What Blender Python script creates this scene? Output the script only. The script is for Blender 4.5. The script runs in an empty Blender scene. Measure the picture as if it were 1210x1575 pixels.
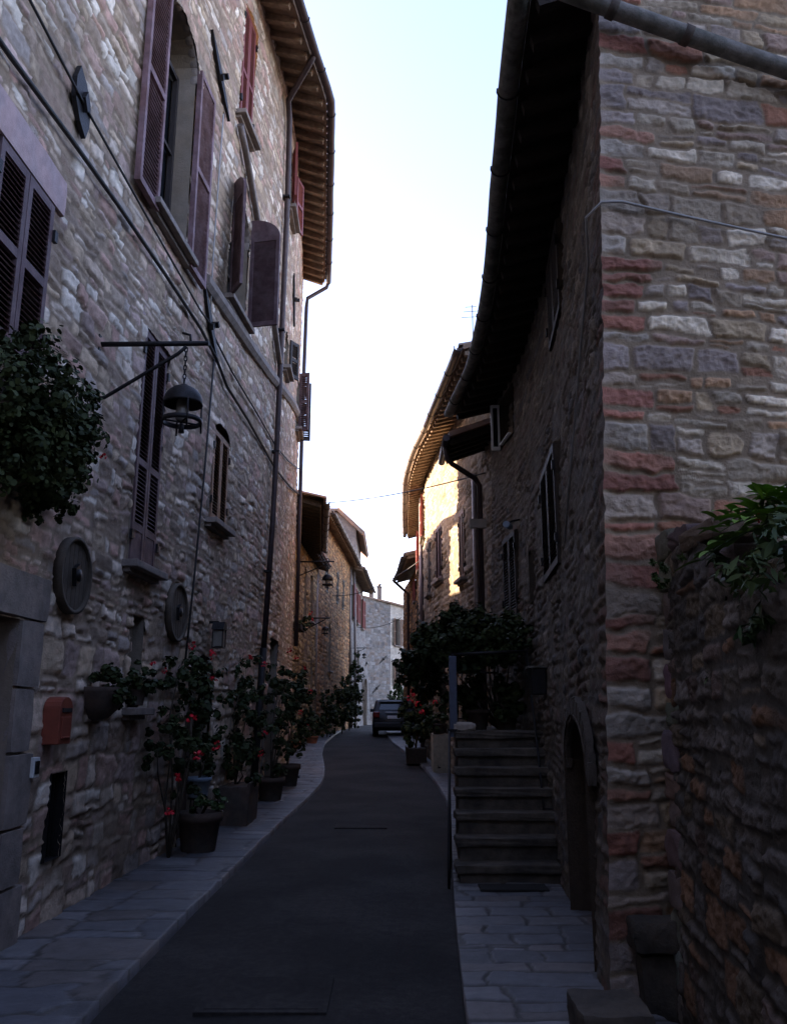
import bpy, bmesh, math, random
import numpy as np
from mathutils import Vector, Matrix

# ------------------------------------------------------------------ camera, sky, sun, exposure
SC = bpy.context.scene
COL = SC.collection
cam = bpy.data.cameras.new('camera')
cam.sensor_fit = 'VERTICAL'; cam.sensor_height = 36.0
cam.lens = 36.0 * 1300.0 / 1575.0
cam.clip_start = 0.05; cam.clip_end = 2000
camo = bpy.data.objects.new('camera', cam); COL.objects.link(camo)
camo.location = (0, 0, 1.6); camo.rotation_euler = (math.radians(90 + 13.1), 0, 0)
SC.camera = camo

SUN_EL = math.radians(14.0)
SUN_DIR = Vector((-0.962 * math.cos(SUN_EL), 0.275 * math.cos(SUN_EL), math.sin(SUN_EL)))
w = bpy.data.worlds.new('World'); SC.world = w; w.use_nodes = True
nt = w.node_tree; nt.nodes.clear()
sky = nt.nodes.new('ShaderNodeTexSky'); sky.sky_type = 'NISHITA'; sky.sun_disc = False
sky.sun_elevation = SUN_EL
sky.sun_rotation = math.atan2(SUN_DIR.x, SUN_DIR.y)
sky.air_density = 1.0; sky.dust_density = 1.7; sky.ozone_density = 2.0
bg = nt.nodes.new('ShaderNodeBackground'); bg.inputs['Strength'].default_value = 0.15
out = nt.nodes.new('ShaderNodeOutputWorld')
tn = nt.nodes.new('ShaderNodeVectorMath'); tn.operation = 'MULTIPLY'; tn.inputs[1].default_value = (1.17, .93, .995)
nt.links.new(sky.outputs[0], tn.inputs[0]); nt.links.new(tn.outputs[0], bg.inputs[0]); nt.links.new(bg.outputs[0], out.inputs[0])
sl = bpy.data.lights.new('sun', 'SUN'); sl.energy = 5.0; sl.angle = math.radians(0.5); sl.color = (1.0, 0.79, 0.56)
so = bpy.data.objects.new('sun', sl); COL.objects.link(so)
so.rotation_euler = (-SUN_DIR).to_track_quat('-Z', 'Y').to_euler()
SC.view_settings.view_transform = 'Standard'; SC.view_settings.look = 'None'
SC.view_settings.exposure = 2.75; SC.view_settings.gamma = 1.0

rnd = random.Random(7)

# ------------------------------------------------------------------ noise + helpers
def _hash(ix, iy, seed):
    h = (ix.astype(np.int64) * 374761393 + iy.astype(np.int64) * 668265263 + seed * 974711) & 0xffffffff
    h = ((h ^ (h >> 13)) * 1274126177) & 0xffffffff
    h = (h ^ (h >> 16)) & 0xffffffff
    return h.astype(np.float64) / 4294967295.0
def vn(x, y, seed=0):
    ix = np.floor(x); iy = np.floor(y); fx = x - ix; fy = y - iy
    fx = fx * fx * (3 - 2 * fx); fy = fy * fy * (3 - 2 * fy)
    a = _hash(ix, iy, seed); b = _hash(ix + 1, iy, seed); c = _hash(ix, iy + 1, seed); d = _hash(ix + 1, iy + 1, seed)
    return (a + (b - a) * fx) * (1 - fy) + (c + (d - c) * fx) * fy
def fbm(x, y, seed=0, o=3):
    s = 0; a = 0.5; t = 0
    for k in range(o):
        s = s + a * vn(x * 2 ** k, y * 2 ** k, seed + k * 17); t += a; a *= 0.55
    return s / t

def masonry(U, V, seed, row=(0.07, 0.17), wid=(0.14, 0.42), warp=0.035, gap=0.012, depth=0.03, pal=None, mortar=(.3, .26, .21), split=0.25, rough=0.012, tone=0.25, recess=1.0, big=None, quoin=None):
    """U,V in metres -> relief height and colour of rubble stonework."""
    r = np.random.RandomState(seed)
    u = U + warp * 1.6 * (fbm(U / .35, V / .30, seed + 1) - .5) * 2 + .012 * (vn(U / .05, V / .05, seed + 5) - .5)
    v = V + warp * (fbm(U / .45 + 9, V / .30, seed + 2) - .5) * 2 + warp * 1.2 * (vn(U / 1.3, V / 1.1, seed + 3) - .5) * 2 + .012 * (vn(U / .05, V / .05, seed + 6) - .5)
    u = u + warp * .9 * (fbm(U / .14, V / .12, seed + 11, 2) - .5) * 2; v = v + warp * .55 * (fbm(U / .15, V / .12, seed + 12, 2) - .5) * 2
    v0, v1 = v.min() - .3, v.max() + .3
    rb = [v0]
    while rb[-1] < v1: rb.append(rb[-1] + r.uniform(*row) * (1 if big is None or rb[-1] > big else 1.6))
    rb = np.array(rb); ri = np.clip(np.searchsorted(rb, v) - 1, 0, len(rb) - 2)
    u0, u1 = u.min() - .5, u.max() + .5
    du = np.zeros_like(u); sid = np.zeros(u.shape, np.int64); uc = np.zeros_like(u)
    for k in range(len(rb) - 1):
        m = ri == k
        if not m.any(): continue
        hh = (rb[k + 1] - rb[k]) / row[1]
        n = int((u1 - u0) / wid[0] / .75) + 3
        ws = r.uniform(wid[0], wid[1], n) * (.65 + .45 * hh)
        cb = u0 - r.uniform(0, .3) + np.concatenate([[0], np.cumsum(ws)])
        if quoin: cb = np.concatenate([[-9.0, r.uniform(.15, .46)], r.uniform(.15, .46) + np.cumsum(ws) * 1.0]); cb[2:] += cb[1] - cb[2] + ws[0]
        um = u[m]; ci = np.clip(np.searchsorted(cb, um) - 1, 0, len(cb) - 2)
        du[m] = np.minimum(um - cb[ci], cb[ci + 1] - um); sid[m] = k * 4096 + ci * 2
        uc[m] = um - .5 * (cb[ci] + cb[ci + 1])
    lo = rb[ri].copy(); hi = rb[ri + 1].copy()
    sp = _hash(sid, sid * 0 + 3, seed) < split
    isq = ((sid // 2) % 2048 == 0) if quoin else np.zeros(sid.shape, bool)
    sp = sp & ~isq
    f = lo + (hi - lo) * (.3 + .4 * _hash(sid, sid * 0 + 4, seed))
    up = sp & (v > f); dn = sp & ~up
    lo = np.where(up, f, lo); hi = np.where(dn, f, hi); sid = sid + up
    dv = np.minimum(v - lo, hi - v); vc = v - .5 * (lo + hi); uc = np.where(isq, 0, uc)
    h1 = _hash(sid, sid * 0 + 1, seed); h2 = _hash(sid, sid * 0 + 2, seed); h3 = _hash(sid, sid * 0 + 5, seed); h4 = _hash(sid, sid * 0 + 6, seed)
    g = gap * (.4 + 1.2 * h4) + .012 * (fbm(U / .09, V / .09, seed + 8) - .4)
    R = .016
    e = np.where((du < R + g) & (dv < R + g), R + g - np.sqrt(np.maximum(R + g - du, 0) ** 2 + np.maximum(R + g - dv, 0) ** 2), np.minimum(du, dv))
    t = np.clip((e - g) / (.010 + .014 * h3), 0, 1)
    stone = (e > g)
    prof = t * (2 - t)
    crease = .32 - np.abs(fbm(U / .085 + 3, V / .060, seed + 20, 3) - .5) * 4 * .5 - .25 * np.abs(vn(U / .16, V / .09, seed + 22) - .5)
    h = prof * depth * (.45 + .55 * h2) + prof * (uc * (h3 - .5) * .14 + np.clip(vc, -.06, .06) * (h1 - .5) * .30)
    h = h + prof * rough * crease + prof * .35 * rough * (fbm(U / .022, V / .018, seed + 26, 2) - .5) * 2
    # joints: mostly pointed nearly flush, raked out deep in places
    flush = np.clip((fbm(U / .7, V / .6, seed + 40) - .36) * 6, 0, 1) * min(recess, 1)
    h = np.where(stone, h, 0) + (1 - prof) * (flush * depth * .55 + .005 * (fbm(U / .025, V / .025, seed + 30) - .5))
    pal = np.array(pal); ci = np.minimum((h1 * len(pal)).astype(int), len(pal) - 1)
    base = pal[ci]
    if quoin:
        qp = np.array(quoin); base = np.where(isq[..., None], qp[np.minimum((h1 * len(qp)).astype(int), len(qp) - 1)], base)
    c = base * (1 - tone + 2 * tone * h4)[..., None]
    var = .8 + .45 * fbm(U / .05, V / .04, seed + 50, 3)
    c = c * var[..., None]
    mc = np.array(mortar)[None, None, :] * (.75 + .5 * fbm(U / .12, V / .12, seed + 60))[..., None]
    a = np.clip(t * 2.5, 0, 1)[..., None]
    c = mc * (1 - a) + c * a
    c = c * (.80 + .40 * fbm(U / 1.5, V / 2.3, seed + 80, 3))[..., None] * (.90 + .2 * vn(U / .22, V / 2.6, seed + 84))[..., None]
    # smeared mortar over patches of the face
    sm = np.clip((fbm(U / .5, V / .45, seed + 70, 3) - .58) * 8, 0, 1)[..., None] * .65 * recess
    c = c * (1 - sm) + mc * sm
    h = h * (1 - .5 * sm[..., 0])
    return h, c

def finish(me):
    me.update(); return me

def link(name, me, parent=None, loc=(0, 0, 0)):
    o = bpy.data.objects.new(name, me); COL.objects.link(o)
    if parent is not None: o.parent = parent
    o.location = loc
    return o

def worg(o):
    v = Vector((0, 0, 0))
    while o is not None:
        v += o.location; o = o.parent
    return v

def empty(name, loc, label, cat, group=None, kind=None):
    o = bpy.data.objects.new(name, None); COL.objects.link(o); o.location = loc; o.empty_display_size = .2
    return tag(o, label, cat, group, kind)
def tag(o, label=None, cat=None, group=None, kind=None):
    if label: o['label'] = label
    if cat: o['category'] = cat
    if group: o['group'] = group
    if kind: o['kind'] = kind
    return o

def grid_mesh(name, P, mat, parent=None, colr=None, keep=None, smooth=True):
    nv, nu = P.shape[:2]
    org = np.array(worg(parent)) if parent is not None else np.zeros(3)
    co = (P.reshape(-1, 3) - org).astype(np.float32)
    i = np.arange(nv * nu).reshape(nv, nu)
    q = np.stack([i[:-1, :-1], i[:-1, 1:], i[1:, 1:], i[1:, :-1]], -1)
    if keep is not None: q = q[keep]
    q = q.reshape(-1, 4)
    me = bpy.data.meshes.new(name)
    me.vertices.add(len(co)); me.vertices.foreach_set('co', co.ravel())
    me.loops.add(q.size); me.loops.foreach_set('vertex_index', q.ravel().astype(np.int32))
    me.polygons.add(len(q)); me.polygons.foreach_set('loop_start', np.arange(0, q.size, 4, dtype=np.int32))
    me.polygons.foreach_set('loop_total', np.full(len(q), 4, np.int32))
    me.polygons.foreach_set('use_smooth', np.full(len(q), smooth, bool))
    me.update(calc_edges=True)
    if colr is not None:
        a = me.color_attributes.new('Col', 'FLOAT_COLOR', 'POINT')
        c = np.ones((len(co), 4), np.float32); c[:, :3] = colr.reshape(-1, 3); a.data.foreach_set('color', c.ravel())
    me.materials.append(mat)
    return link(name, me, parent)

class MB:
    def __init__(s): s.v = []; s.f = []; s.c = []; s.cur = (1, 1, 1); s.sm = []
    def add(s, vs, fs, smooth=False):
        b = len(s.v); s.v += [tuple(x) for x in vs]; s.c += [s.cur] * len(vs)
        s.f += [tuple(b + i for i in f) for f in fs]; s.sm += [smooth] * len(fs)
    def box(s, c, size, fr=None):
        hx, hy, hz = size[0] / 2, size[1] / 2, size[2] / 2
        vs = [(c[0] + x * hx, c[1] + y * hy, c[2] + z * hz) for x in (-1, 1) for y in (-1, 1) for z in (-1, 1)]
        if fr is not None: vs = [fr.pt(*p) for p in vs]
        s.add(vs, [(0, 1, 3, 2), (4, 6, 7, 5), (0, 4, 5, 1), (2, 3, 7, 6), (0, 2, 6, 4), (1, 5, 7, 3)])
    def slab(s, c, size, ang, fr=None):           # box turned about its own x axis
        ca, sa = math.cos(ang), math.sin(ang); hx, hy, hz = size[0] / 2, size[1] / 2, size[2] / 2
        vs = []
        for x in (-1, 1):
            for y in (-1, 1):
                for z in (-1, 1):
                    yy, zz = y * hy, z * hz
                    vs.append((c[0] + x * hx, c[1] + yy * ca - zz * sa, c[2] + yy * sa + zz * ca))
        if fr is not None: vs = [fr.pt(*p) for p in vs]
        s.add(vs, [(0, 1, 3, 2), (4, 6, 7, 5), (0, 4, 5, 1), (2, 3, 7, 6), (0, 2, 6, 4), (1, 5, 7, 3)])
    def rock(s, c, size, fr=None, n=6, amp=.012, seed=0, rnd_=.10):
        r = np.random.RandomState(seed); o = r.uniform(0, 50, 3)
        g = np.linspace(-1, 1, n + 1)
        for ax in range(3):
            for sg in (-1, 1):
                A, B = np.meshgrid(g, g, indexing='ij')
                q = np.zeros((n + 1, n + 1, 3)); q[..., ax] = sg; q[..., (ax + 1) % 3] = A; q[..., (ax + 2) % 3] = B
                srt = np.sort(np.abs(q), -1); k = 1 - rnd_ * srt[..., 1:2] ** 6 * .6 - rnd_ * srt[..., 0:1] ** 6 * .5
                q = q * k; p = q * np.array(size) / 2
                for a in range(3):
                    p[..., a] += amp * 2 * (fbm(q[..., 0] * 1.7 + q[..., 2] * 1.3 + o[a], q[..., 1] * 1.7 - q[..., 2] * .9 + o[(a + 1) % 3], seed + a, 3) - .5)
                p += np.array(c)
                vs = [tuple(x) for x in p.reshape(-1, 3)]
                if fr is not None: vs = [fr.pt(*x) for x in vs]
                i = np.arange((n + 1) ** 2).reshape(n + 1, n + 1)
                s.add(vs, [tuple(int(x) for x in f) for f in np.stack([i[:-1, :-1], i[1:, :-1], i[1:, 1:], i[:-1, 1:]], -1).reshape(-1, 4)], True)
    def tube(s, pts, r, n=8, fr=None, cap=True):
        pts = [Vector(p) for p in pts]
        if fr is not None: pts = [Vector(fr.pt(*p)) for p in pts]
        rs = r if isinstance(r, (list, tuple)) else [r] * len(pts)
        rings = []; prev = None
        for i, p in enumerate(pts):
            t = (pts[min(i + 1, len(pts) - 1)] - pts[max(i - 1, 0)]).normalized()
            if prev is None:
                a = Vector((0, 0, 1)) if abs(t.z) < .9 else Vector((1, 0, 0))
                x = t.cross(a).normalized()
            else:
                x = (prev - t * prev.dot(t)).normalized()
            prev = x; y = t.cross(x)
            rings.append([p + (x * math.cos(k * 2 * math.pi / n) + y * math.sin(k * 2 * math.pi / n)) * rs[i] for k in range(n)])
        vs = [v for rg in rings for v in rg]; fs = []
        for i in range(len(pts) - 1):
            for k in range(n):
                fs.append((i * n + k, i * n + (k + 1) % n, (i + 1) * n + (k + 1) % n, (i + 1) * n + k))
        s.add(vs, fs, True)
        if cap:
            b = len(s.v) - len(vs)
            s.f += [tuple(b + k for k in range(n)), tuple(b + (len(pts) - 1) * n + k for k in range(n))]; s.sm += [False, False]
    def lathe(s, prof, c, n=20, fr=None):
        vs = [];
        for (r, z) in prof:
            for k in range(n):
                a = 2 * math.pi * k / n; vs.append((c[0] + r * math.cos(a), c[1] + r * math.sin(a), c[2] + z))
        if fr is not None: vs = [fr.pt(*p) for p in vs]
        fs = [(i * n + k, i * n + (k + 1) % n, (i + 1) * n + (k + 1) % n, (i + 1) * n + k) for i in range(len(prof) - 1) for k in range(n)]
        s.add(vs, fs, True)
    def prism(s, poly, y0, y1, fr=None):          # outline in x,z pulled along y
        n = len(poly); vs = [(x, y0, z) for x, z in poly] + [(x, y1, z) for x, z in poly]
        if fr is not None: vs = [fr.pt(*p) for p in vs]
        s.add(vs, [tuple(range(n)), tuple(range(2 * n - 1, n - 1, -1))] + [(k, (k + 1) % n, n + (k + 1) % n, n + k) for k in range(n)])
    def sweep(s, path, prof, closed=True, smooth=False):   # path [(P, N)], profile [(n, z)]
        m = len(prof); vs = []
        for P, N in path:
            for a, z in prof: vs.append((P[0] + N[0] * a, P[1] + N[1] * a, P[2] + z))
        fs = []
        for i in range(len(path) - 1):
            for k in range(m if closed else m - 1):
                fs.append((i * m + k, i * m + (k + 1) % m, (i + 1) * m + (k + 1) % m, (i + 1) * m + k))
        if closed: fs += [tuple(range(m)), tuple((len(path) - 1) * m + k for k in range(m))]
        s.add(vs, fs, smooth)
    def build(s, name, mat, parent=None, bevel=0, loc=None, recalc=True):
        org = worg(parent) if parent is not None else Vector((0, 0, 0))
        if loc is not None: org = org + Vector(loc)
        me = bpy.data.meshes.new(name)
        me.from_pydata([tuple(Vector(v) - org) for v in s.v], [], s.f)
        if any(c != (1, 1, 1) for c in s.c):
            a = me.color_attributes.new('Col', 'FLOAT_COLOR', 'POINT')
            arr = np.ones((len(s.c), 4), np.float32); arr[:, :3] = np.array(s.c); a.data.foreach_set('color', arr.ravel())
        me.polygons.foreach_set('use_smooth', s.sm)
        if recalc:
            bm = bmesh.new(); bm.from_mesh(me); bmesh.ops.recalc_face_normals(bm, faces=bm.faces); bm.to_mesh(me); bm.free()
        me.materials.append(mat)
        o = link(name, me, parent, loc or (0, 0, 0))
        if bevel:
            md = o.modifiers.new('bevel', 'BEVEL'); md.width = bevel; md.segments = 2; md.limit_method = 'ANGLE'
        return o

class Fr:
    def __init__(s, o, T, N, Z=(0, 0, 1)): s.o = Vector(o); s.T = Vector(T); s.N = Vector(N); s.Z = Vector(Z)
    def pt(s, x, y, z): return tuple(s.o + s.T * x + s.N * y + s.Z * z)
WORLD = Fr((0, 0, 0), (1, 0, 0), (0, 1, 0))
def turned(o, deg):
    a = math.radians(deg); return Fr(o, (math.cos(a), math.sin(a), 0), (-math.sin(a), math.cos(a), 0))

class Wall:
    """A wall face: foot line and top line (x, y) over a parameter t, joined by straight rulings; side = which way the street lies."""
    def __init__(s, base, top, zt, side, smooth=.7):
        def dense(pts):
            pts = np.array(pts, float); t = np.linspace(pts[0, 0], pts[-1, 0], 1201)
            x = np.interp(t, pts[:, 0], pts[:, 1]); y = np.interp(t, pts[:, 0], pts[:, 2])
            k = max(1, int(smooth / (t[1] - t[0])))
            if k > 1:
                for _ in range(2):
                    for a in (x, y):
                        p = np.concatenate([2 * a[0] - a[k:0:-1], a, 2 * a[-1] - a[-2:-k - 2:-1]])
                        kk = np.ones(2 * k + 1) / (2 * k + 1); a[:] = np.convolve(p, kk, 'same')[k:-k]
            return t, x, y
        s.t, s.bx, s.by = dense(base); _, s.tx, s.ty = dense(top); s.zt = zt; s.side = side
        s.len = np.concatenate([[0], np.cumsum(np.hypot(np.diff(s.bx), np.diff(s.by)))])
    def P(s, t, z):
        t = np.asarray(t, float); z = np.asarray(z, float)
        bx = np.interp(t, s.t, s.bx); by = np.interp(t, s.t, s.by); tx = np.interp(t, s.t, s.tx); ty = np.interp(t, s.t, s.ty)
        k = z / s.zt
        return np.stack([bx + (tx - bx) * k, by + (ty - by) * k, z + 0 * t], -1)
    def TN(s, t, z):
        e = .12; a = s.P(np.asarray(t) - e, z); b = s.P(np.asarray(t) + e, z); T = b - a
        T = T / np.linalg.norm(T, axis=-1, keepdims=True)
        N = np.stack([T[..., 1], -T[..., 0], 0 * T[..., 0]], -1) * s.side
        return T, N
    def fr(s, t, z, off=0):
        T, N = s.TN(t, z); return Fr(s.P(t, z) + N * off, T, N)
    def mesh(s, name, mat, parent, t0, t1, z0, z1, dt, dz, openings=(), seed=1, z1fn=None, corner=False, **kw):
        nu = int((t1 - t0) / dt) + 1; nv = int((z1 - z0) / dz) + 1
        t = np.linspace(t0, t1, nu); z = np.linspace(z0, z1, nv)
        Tt, Zz = np.meshgrid(t, z)
        if z1fn is not None: Zz = z0 + (Zz - z0) * ((z1fn(Tt) - z0) / (z1 - z0))
        U = np.interp(Tt, s.t, s.len)
        h, c = masonry(U, Zz, seed, **kw)
        P = s.P(Tt, Zz); T_c, N = s.TN(Tt, Zz)
        if corner:
            k = np.clip((U - U[0, 0]) / .045, 0, 1); hc = .020 + .040 * (fbm(Zz / .09, Zz / .5, 77, 3) - .5)
            P = P + N * (h * k)[..., None] + np.array([-1.0, -1.0, 0.0]) * (hc * (1 - k))[..., None]
        else: P = P + N * h[..., None]
        tc = .25 * (Tt[:-1, :-1] + Tt[1:, 1:] + Tt[:-1, 1:] + Tt[1:, :-1]); zc = .5 * (Zz[:-1, :-1] + Zz[1:, 1:])
        keep = np.ones(tc.shape, bool)
        for op in openings:
            a, b, lo, hi = op[:4]; arch = op[4] if len(op) > 4 else 0
            x = np.clip(1 - ((tc - (a + b) / 2) / ((b - a) / 2)) ** 2, 0, None)
            keep &= ~((tc > a) & (tc < b) & (zc > lo) & (zc < hi + arch * np.sqrt(x)))
        return grid_mesh(name, P, mat, parent, c, keep)

# ------------------------------------------------------------------ materials
def mat(name, base, rough=.8, var=.25, scale=8.0, bump=.0, bscale=60., metal=0., attr=False, spec=.3, tint=None, trans=0):
    m = bpy.data.materials.new(name); m.use_nodes = True; n = m.node_tree.nodes; l = m.node_tree.links
    b = n['Principled BSDF']; b.inputs['Roughness'].default_value = rough; b.inputs['Metallic'].default_value = metal
    b.inputs['Specular IOR Level'].default_value = spec
    tc = n.new('ShaderNodeTexCoord')
    nz = n.new('ShaderNodeTexNoise'); nz.inputs['Scale'].default_value = scale; nz.inputs['Detail'].default_value = 8; nz.inputs['Roughness'].default_value = .65
    l.new(tc.outputs['Object'], nz.inputs['Vector'])
    rp = n.new('ShaderNodeMapRange'); rp.inputs[1].default_value = .25; rp.inputs[2].default_value = .75
    rp.inputs[3].default_value = 1 - var; rp.inputs[4].default_value = 1 + var
    l.new(nz.outputs['Fac'], rp.inputs[0])
    mul = n.new('ShaderNodeVectorMath'); mul.operation = 'SCALE'
    if attr:
        at = n.new('ShaderNodeAttribute'); at.attribute_name = 'Col'
        mm = n.new('ShaderNodeVectorMath'); mm.operation = 'MULTIPLY'; mm.inputs[1].default_value = base
        l.new(at.outputs['Vector'], mm.inputs[0]); l.new(mm.outputs[0], mul.inputs[0])
    elif tint is not None:
        mx = n.new('ShaderNodeMix'); mx.data_type = 'RGBA'
        n2 = n.new('ShaderNodeTexNoise'); n2.inputs['Scale'].default_value = scale * .37; n2.inputs['Detail'].default_value = 6
        l.new(tc.outputs['Object'], n2.inputs['Vector'])
        r2 = n.new('ShaderNodeMapRange'); r2.inputs[1].default_value = .42; r2.inputs[2].default_value = .6
        l.new(n2.outputs['Fac'], r2.inputs[0]); l.new(r2.outputs[0], mx.inputs[0])
        mx.inputs[6].default_value = (*base, 1); mx.inputs[7].default_value = (*tint, 1); l.new(mx.outputs[2], mul.inputs[0])
    else:
        mul.inputs[0].default_value = base
    l.new(rp.outputs[0], mul.inputs['Scale']); l.new(mul.outputs[0], b.inputs['Base Color'])
    if bump:
        bn = n.new('ShaderNodeTexNoise'); bn.inputs['Scale'].default_value = bscale; bn.inputs['Detail'].default_value = 6; bn.inputs['Roughness'].default_value = .7
        l.new(tc.outputs['Object'], bn.inputs['Vector'])
        bp = n.new('ShaderNodeBump'); bp.inputs['Strength'].default_value = bump; bp.inputs['Distance'].default_value = .02
        l.new(bn.outputs['Fac'], bp.inputs['Height']); l.new(bp.outputs[0], b.inputs['Normal'])
    if trans:
        b.inputs['Transmission Weight'].default_value = trans
    return m

M = {}
M['stone'] = mat('rubble_stone', (1, 1, 1), .92, .28, 14, .55, 70, attr=True, spec=.15)
M['flag'] = mat('flagstone', (1, 1, 1), .55, .25, 9, .35, 60, attr=True, spec=.4)
M['step'] = mat('worn_step_stone', (.098, .08, .062), .85, .55, 7, .6, 40, tint=(.058, .049, .04))
M['dressed'] = mat('dressed_stone', (.24, .195, .165), .85, .35, 9, .4, 60, tint=(.185, .155, .135))
M['pink'] = mat('pink_stone', (.44, .31, .29), .85, .22, 12, .3, 70, tint=(.40, .30, .29))
M['plaster'] = mat('lime_plaster', (.21, .165, .12), .95, .25, 6, .35, 45, tint=(.22, .18, .14))
M['shutter'] = mat('purple_brown_paint', (.085, .047, .05), .65, .4, 11, .2, 70, tint=(.12, .078, .08))
M['shutter_lit'] = mat('lit_mauve_paint', (.20, .125, .135), .7, .4, 11, .2, 70, tint=(.14, .075, .075))  # lighter copy of the shutter paint, light put into the colour
M['shutter_red'] = mat('red_paint', (.20, .045, .038), .55, .25, 18, .1, 80)
M['shutter_brown'] = mat('brown_paint', (.19, .11, .07), .6, .3, 18, .15, 80)
M['shutter_dark'] = mat('dark_brown_paint', (.035, .026, .022), .65, .3, 18, .15, 80)
M['frame'] = mat('dark_window_frame', (.035, .028, .026), .5, .2, 20)
M['glass'] = mat('window_glass', (.012, .014, .016), .08, .1, 5, spec=.6)
M['white'] = mat('white_window_paint', (.72, .72, .70), .5, .1, 10)
M['iron'] = mat('wrought_iron', (.018, .016, .016), .55, .4, 30, .2, 80, metal=.4)
M['galv'] = mat('weathered_zinc', (.16, .13, .115), .5, .35, 12, .15, 60, metal=.5)
M['copper'] = mat('brown_downpipe', (.06, .043, .044), .45, .3, 12, .1, 50, metal=.4)
M['pipe_pale'] = mat('mossy_grey_pipe', (.17, .155, .135), .75, .45, 16, .4, 60, tint=(.095, .09, .072))
M['cable'] = mat('black_cable', (.03, .028, .028), .6, .2, 20)
M['cable_grey'] = mat('grey_cable', (.33, .32, .31), .6, .2, 20)
M['timber'] = mat('rafter_timber', (.25, .18, .12), .8, .35, 14, .3, 50, tint=(.18, .12, .08))
M['timber_dark'] = mat('old_dark_timber', (.030, .022, .017), .85, .4, 14, .3, 50)
M['pianella'] = mat('terracotta_boards', (.22, .145, .095), .85, .35, 9, .3, 50, tint=(.17, .12, .085))
M['tile'] = mat('roof_tile', (.30, .17, .11), .85, .4, 5, .4, 30, tint=(.22, .16, .12))
M['terracotta'] = mat('terracotta', (.40, .15, .085), .75, .3, 10, .15, 60)
M['clay_old'] = mat('weathered_clay', (.085, .056, .042), .85, .4, 10, .3, 50, tint=(.065, .052, .042))
M['mail'] = mat('red_mailbox_paint', (.22, .055, .033), .5, .2, 10, .1, 60)
M['wood_disc'] = mat('weathered_wood', (.085, .066, .048), .85, .35, 9, .3, 60)
M['wood_door'] = mat('dark_door_wood', (.075, .048, .034), .7, .3, 10, .2, 60)
M['wood_door_red'] = mat('reddish_door_wood', (.26, .11, .07), .7, .3, 10, .2, 60)
M['asphalt'] = mat('worn_asphalt', (.021, .0185, .0165), .85, .5, 38, .8, 140, tint=(.029, .025, .0225))
def weather_road(m):
    n = m.node_tree.nodes; l = m.node_tree.links; b = n['Principled BSDF']; src = b.inputs['Base Color'].links[0].from_socket
    tc = n.new('ShaderNodeTexCoord'); big = n.new('ShaderNodeTexNoise'); big.inputs['Scale'].default_value = .9; big.inputs['Detail'].default_value = 5; l.new(tc.outputs['Object'], big.inputs['Vector'])
    mr = n.new('ShaderNodeMapRange'); mr.inputs[1].default_value = .38; mr.inputs[2].default_value = .62; mr.inputs[3].default_value = .6; mr.inputs[4].default_value = 1.5; l.new(big.outputs['Fac'], mr.inputs[0])
    vo = n.new('ShaderNodeTexVoronoi'); vo.feature = 'DISTANCE_TO_EDGE'; vo.inputs['Scale'].default_value = .55
    wn = n.new('ShaderNodeTexNoise'); wn.inputs['Scale'].default_value = 3.0; wn.inputs['Detail'].default_value = 5; l.new(tc.outputs['Object'], wn.inputs['Vector'])
    ad = n.new('ShaderNodeVectorMath'); ad.operation = 'MULTIPLY_ADD'; ad.inputs[1].default_value = (.5, .5, 0); l.new(wn.outputs['Color'], ad.inputs[0]); l.new(tc.outputs['Object'], ad.inputs[2]); l.new(ad.outputs[0], vo.inputs['Vector'])
    cr = n.new('ShaderNodeMapRange'); cr.inputs[1].default_value = .004; cr.inputs[2].default_value = .014; cr.inputs[3].default_value = .8; cr.inputs[4].default_value = 1; l.new(vo.outputs['Distance'], cr.inputs[0])
    mu = n.new('ShaderNodeMath'); mu.operation = 'MULTIPLY'; l.new(mr.outputs[0], mu.inputs[0]); l.new(cr.outputs[0], mu.inputs[1])
    sc = n.new('ShaderNodeVectorMath'); sc.operation = 'SCALE'; l.new(src, sc.inputs[0]); l.new(mu.outputs[0], sc.inputs['Scale']); l.new(sc.outputs[0], b.inputs['Base Color'])
weather_road(M['asphalt'])
M['soil'] = mat('soil', (.06, .045, .032), .95, .3, 12, .5, 40)
M['earth'] = mat('ground_earth', (.12, .105, .09), .95, .3, 2, .3, 20)
M['leaf'] = mat('leaf_green', (.06, .09, .022), .6, .45, 9, spec=.3, tint=(.035, .07, .025))
M['leaf_dark'] = mat('dark_leaf', (.032, .043, .012), .65, .5, 9, spec=.2, tint=(.024, .034, .011))
M['leaf_bright'] = mat('fresh_leaf', (.16, .29, .03), .5, .35, 9, spec=.35, tint=(.11, .21, .03))
M['petal'] = mat('red_petal', (.62, .015, .03), .6, .25, 20)
M['bark'] = mat('vine_bark', (.09, .07, .05), .9, .3, 20, .4, 40)
M['blue_pot'] = mat('blue_grey_glaze', (.27, .34, .42), .4, .2, 9)
M['white_pot'] = mat('white_plastic', (.55, .55, .52), .5, .15, 9)
M['post'] = mat('blue_grey_post_paint', (.085, .10, .14), .5, .2, 9)
M['mat'] = mat('doormat_fibre', (.02, .019, .018), .95, .3, 60, .5, 120)
M['carpaint'] = mat('dark_car_paint', (.008, .009, .012), .42, .1, 5, spec=.35)
M['rubber'] = mat('tyre_rubber', (.015, .015, .015), .8, .2, 10)
M['lens'] = mat('red_tail_lens', (.16, .012, .01), .2, .1, 10, spec=.5)
M['plate'] = mat('white_plate', (.6, .6, .62), .4, .05, 10)
M['chrome'] = mat('chrome', (.5, .5, .5), .2, .1, 10, metal=1)
M['lampglass'] = mat('milky_lamp_glass', (.20, .18, .15), .25, .15, 12, spec=.5)
M['walls_plain'] = mat('plain_stone_wall', (.34, .30, .26), .95, .35, 3, .5, 14, tint=(.28, .24, .20))

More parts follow.
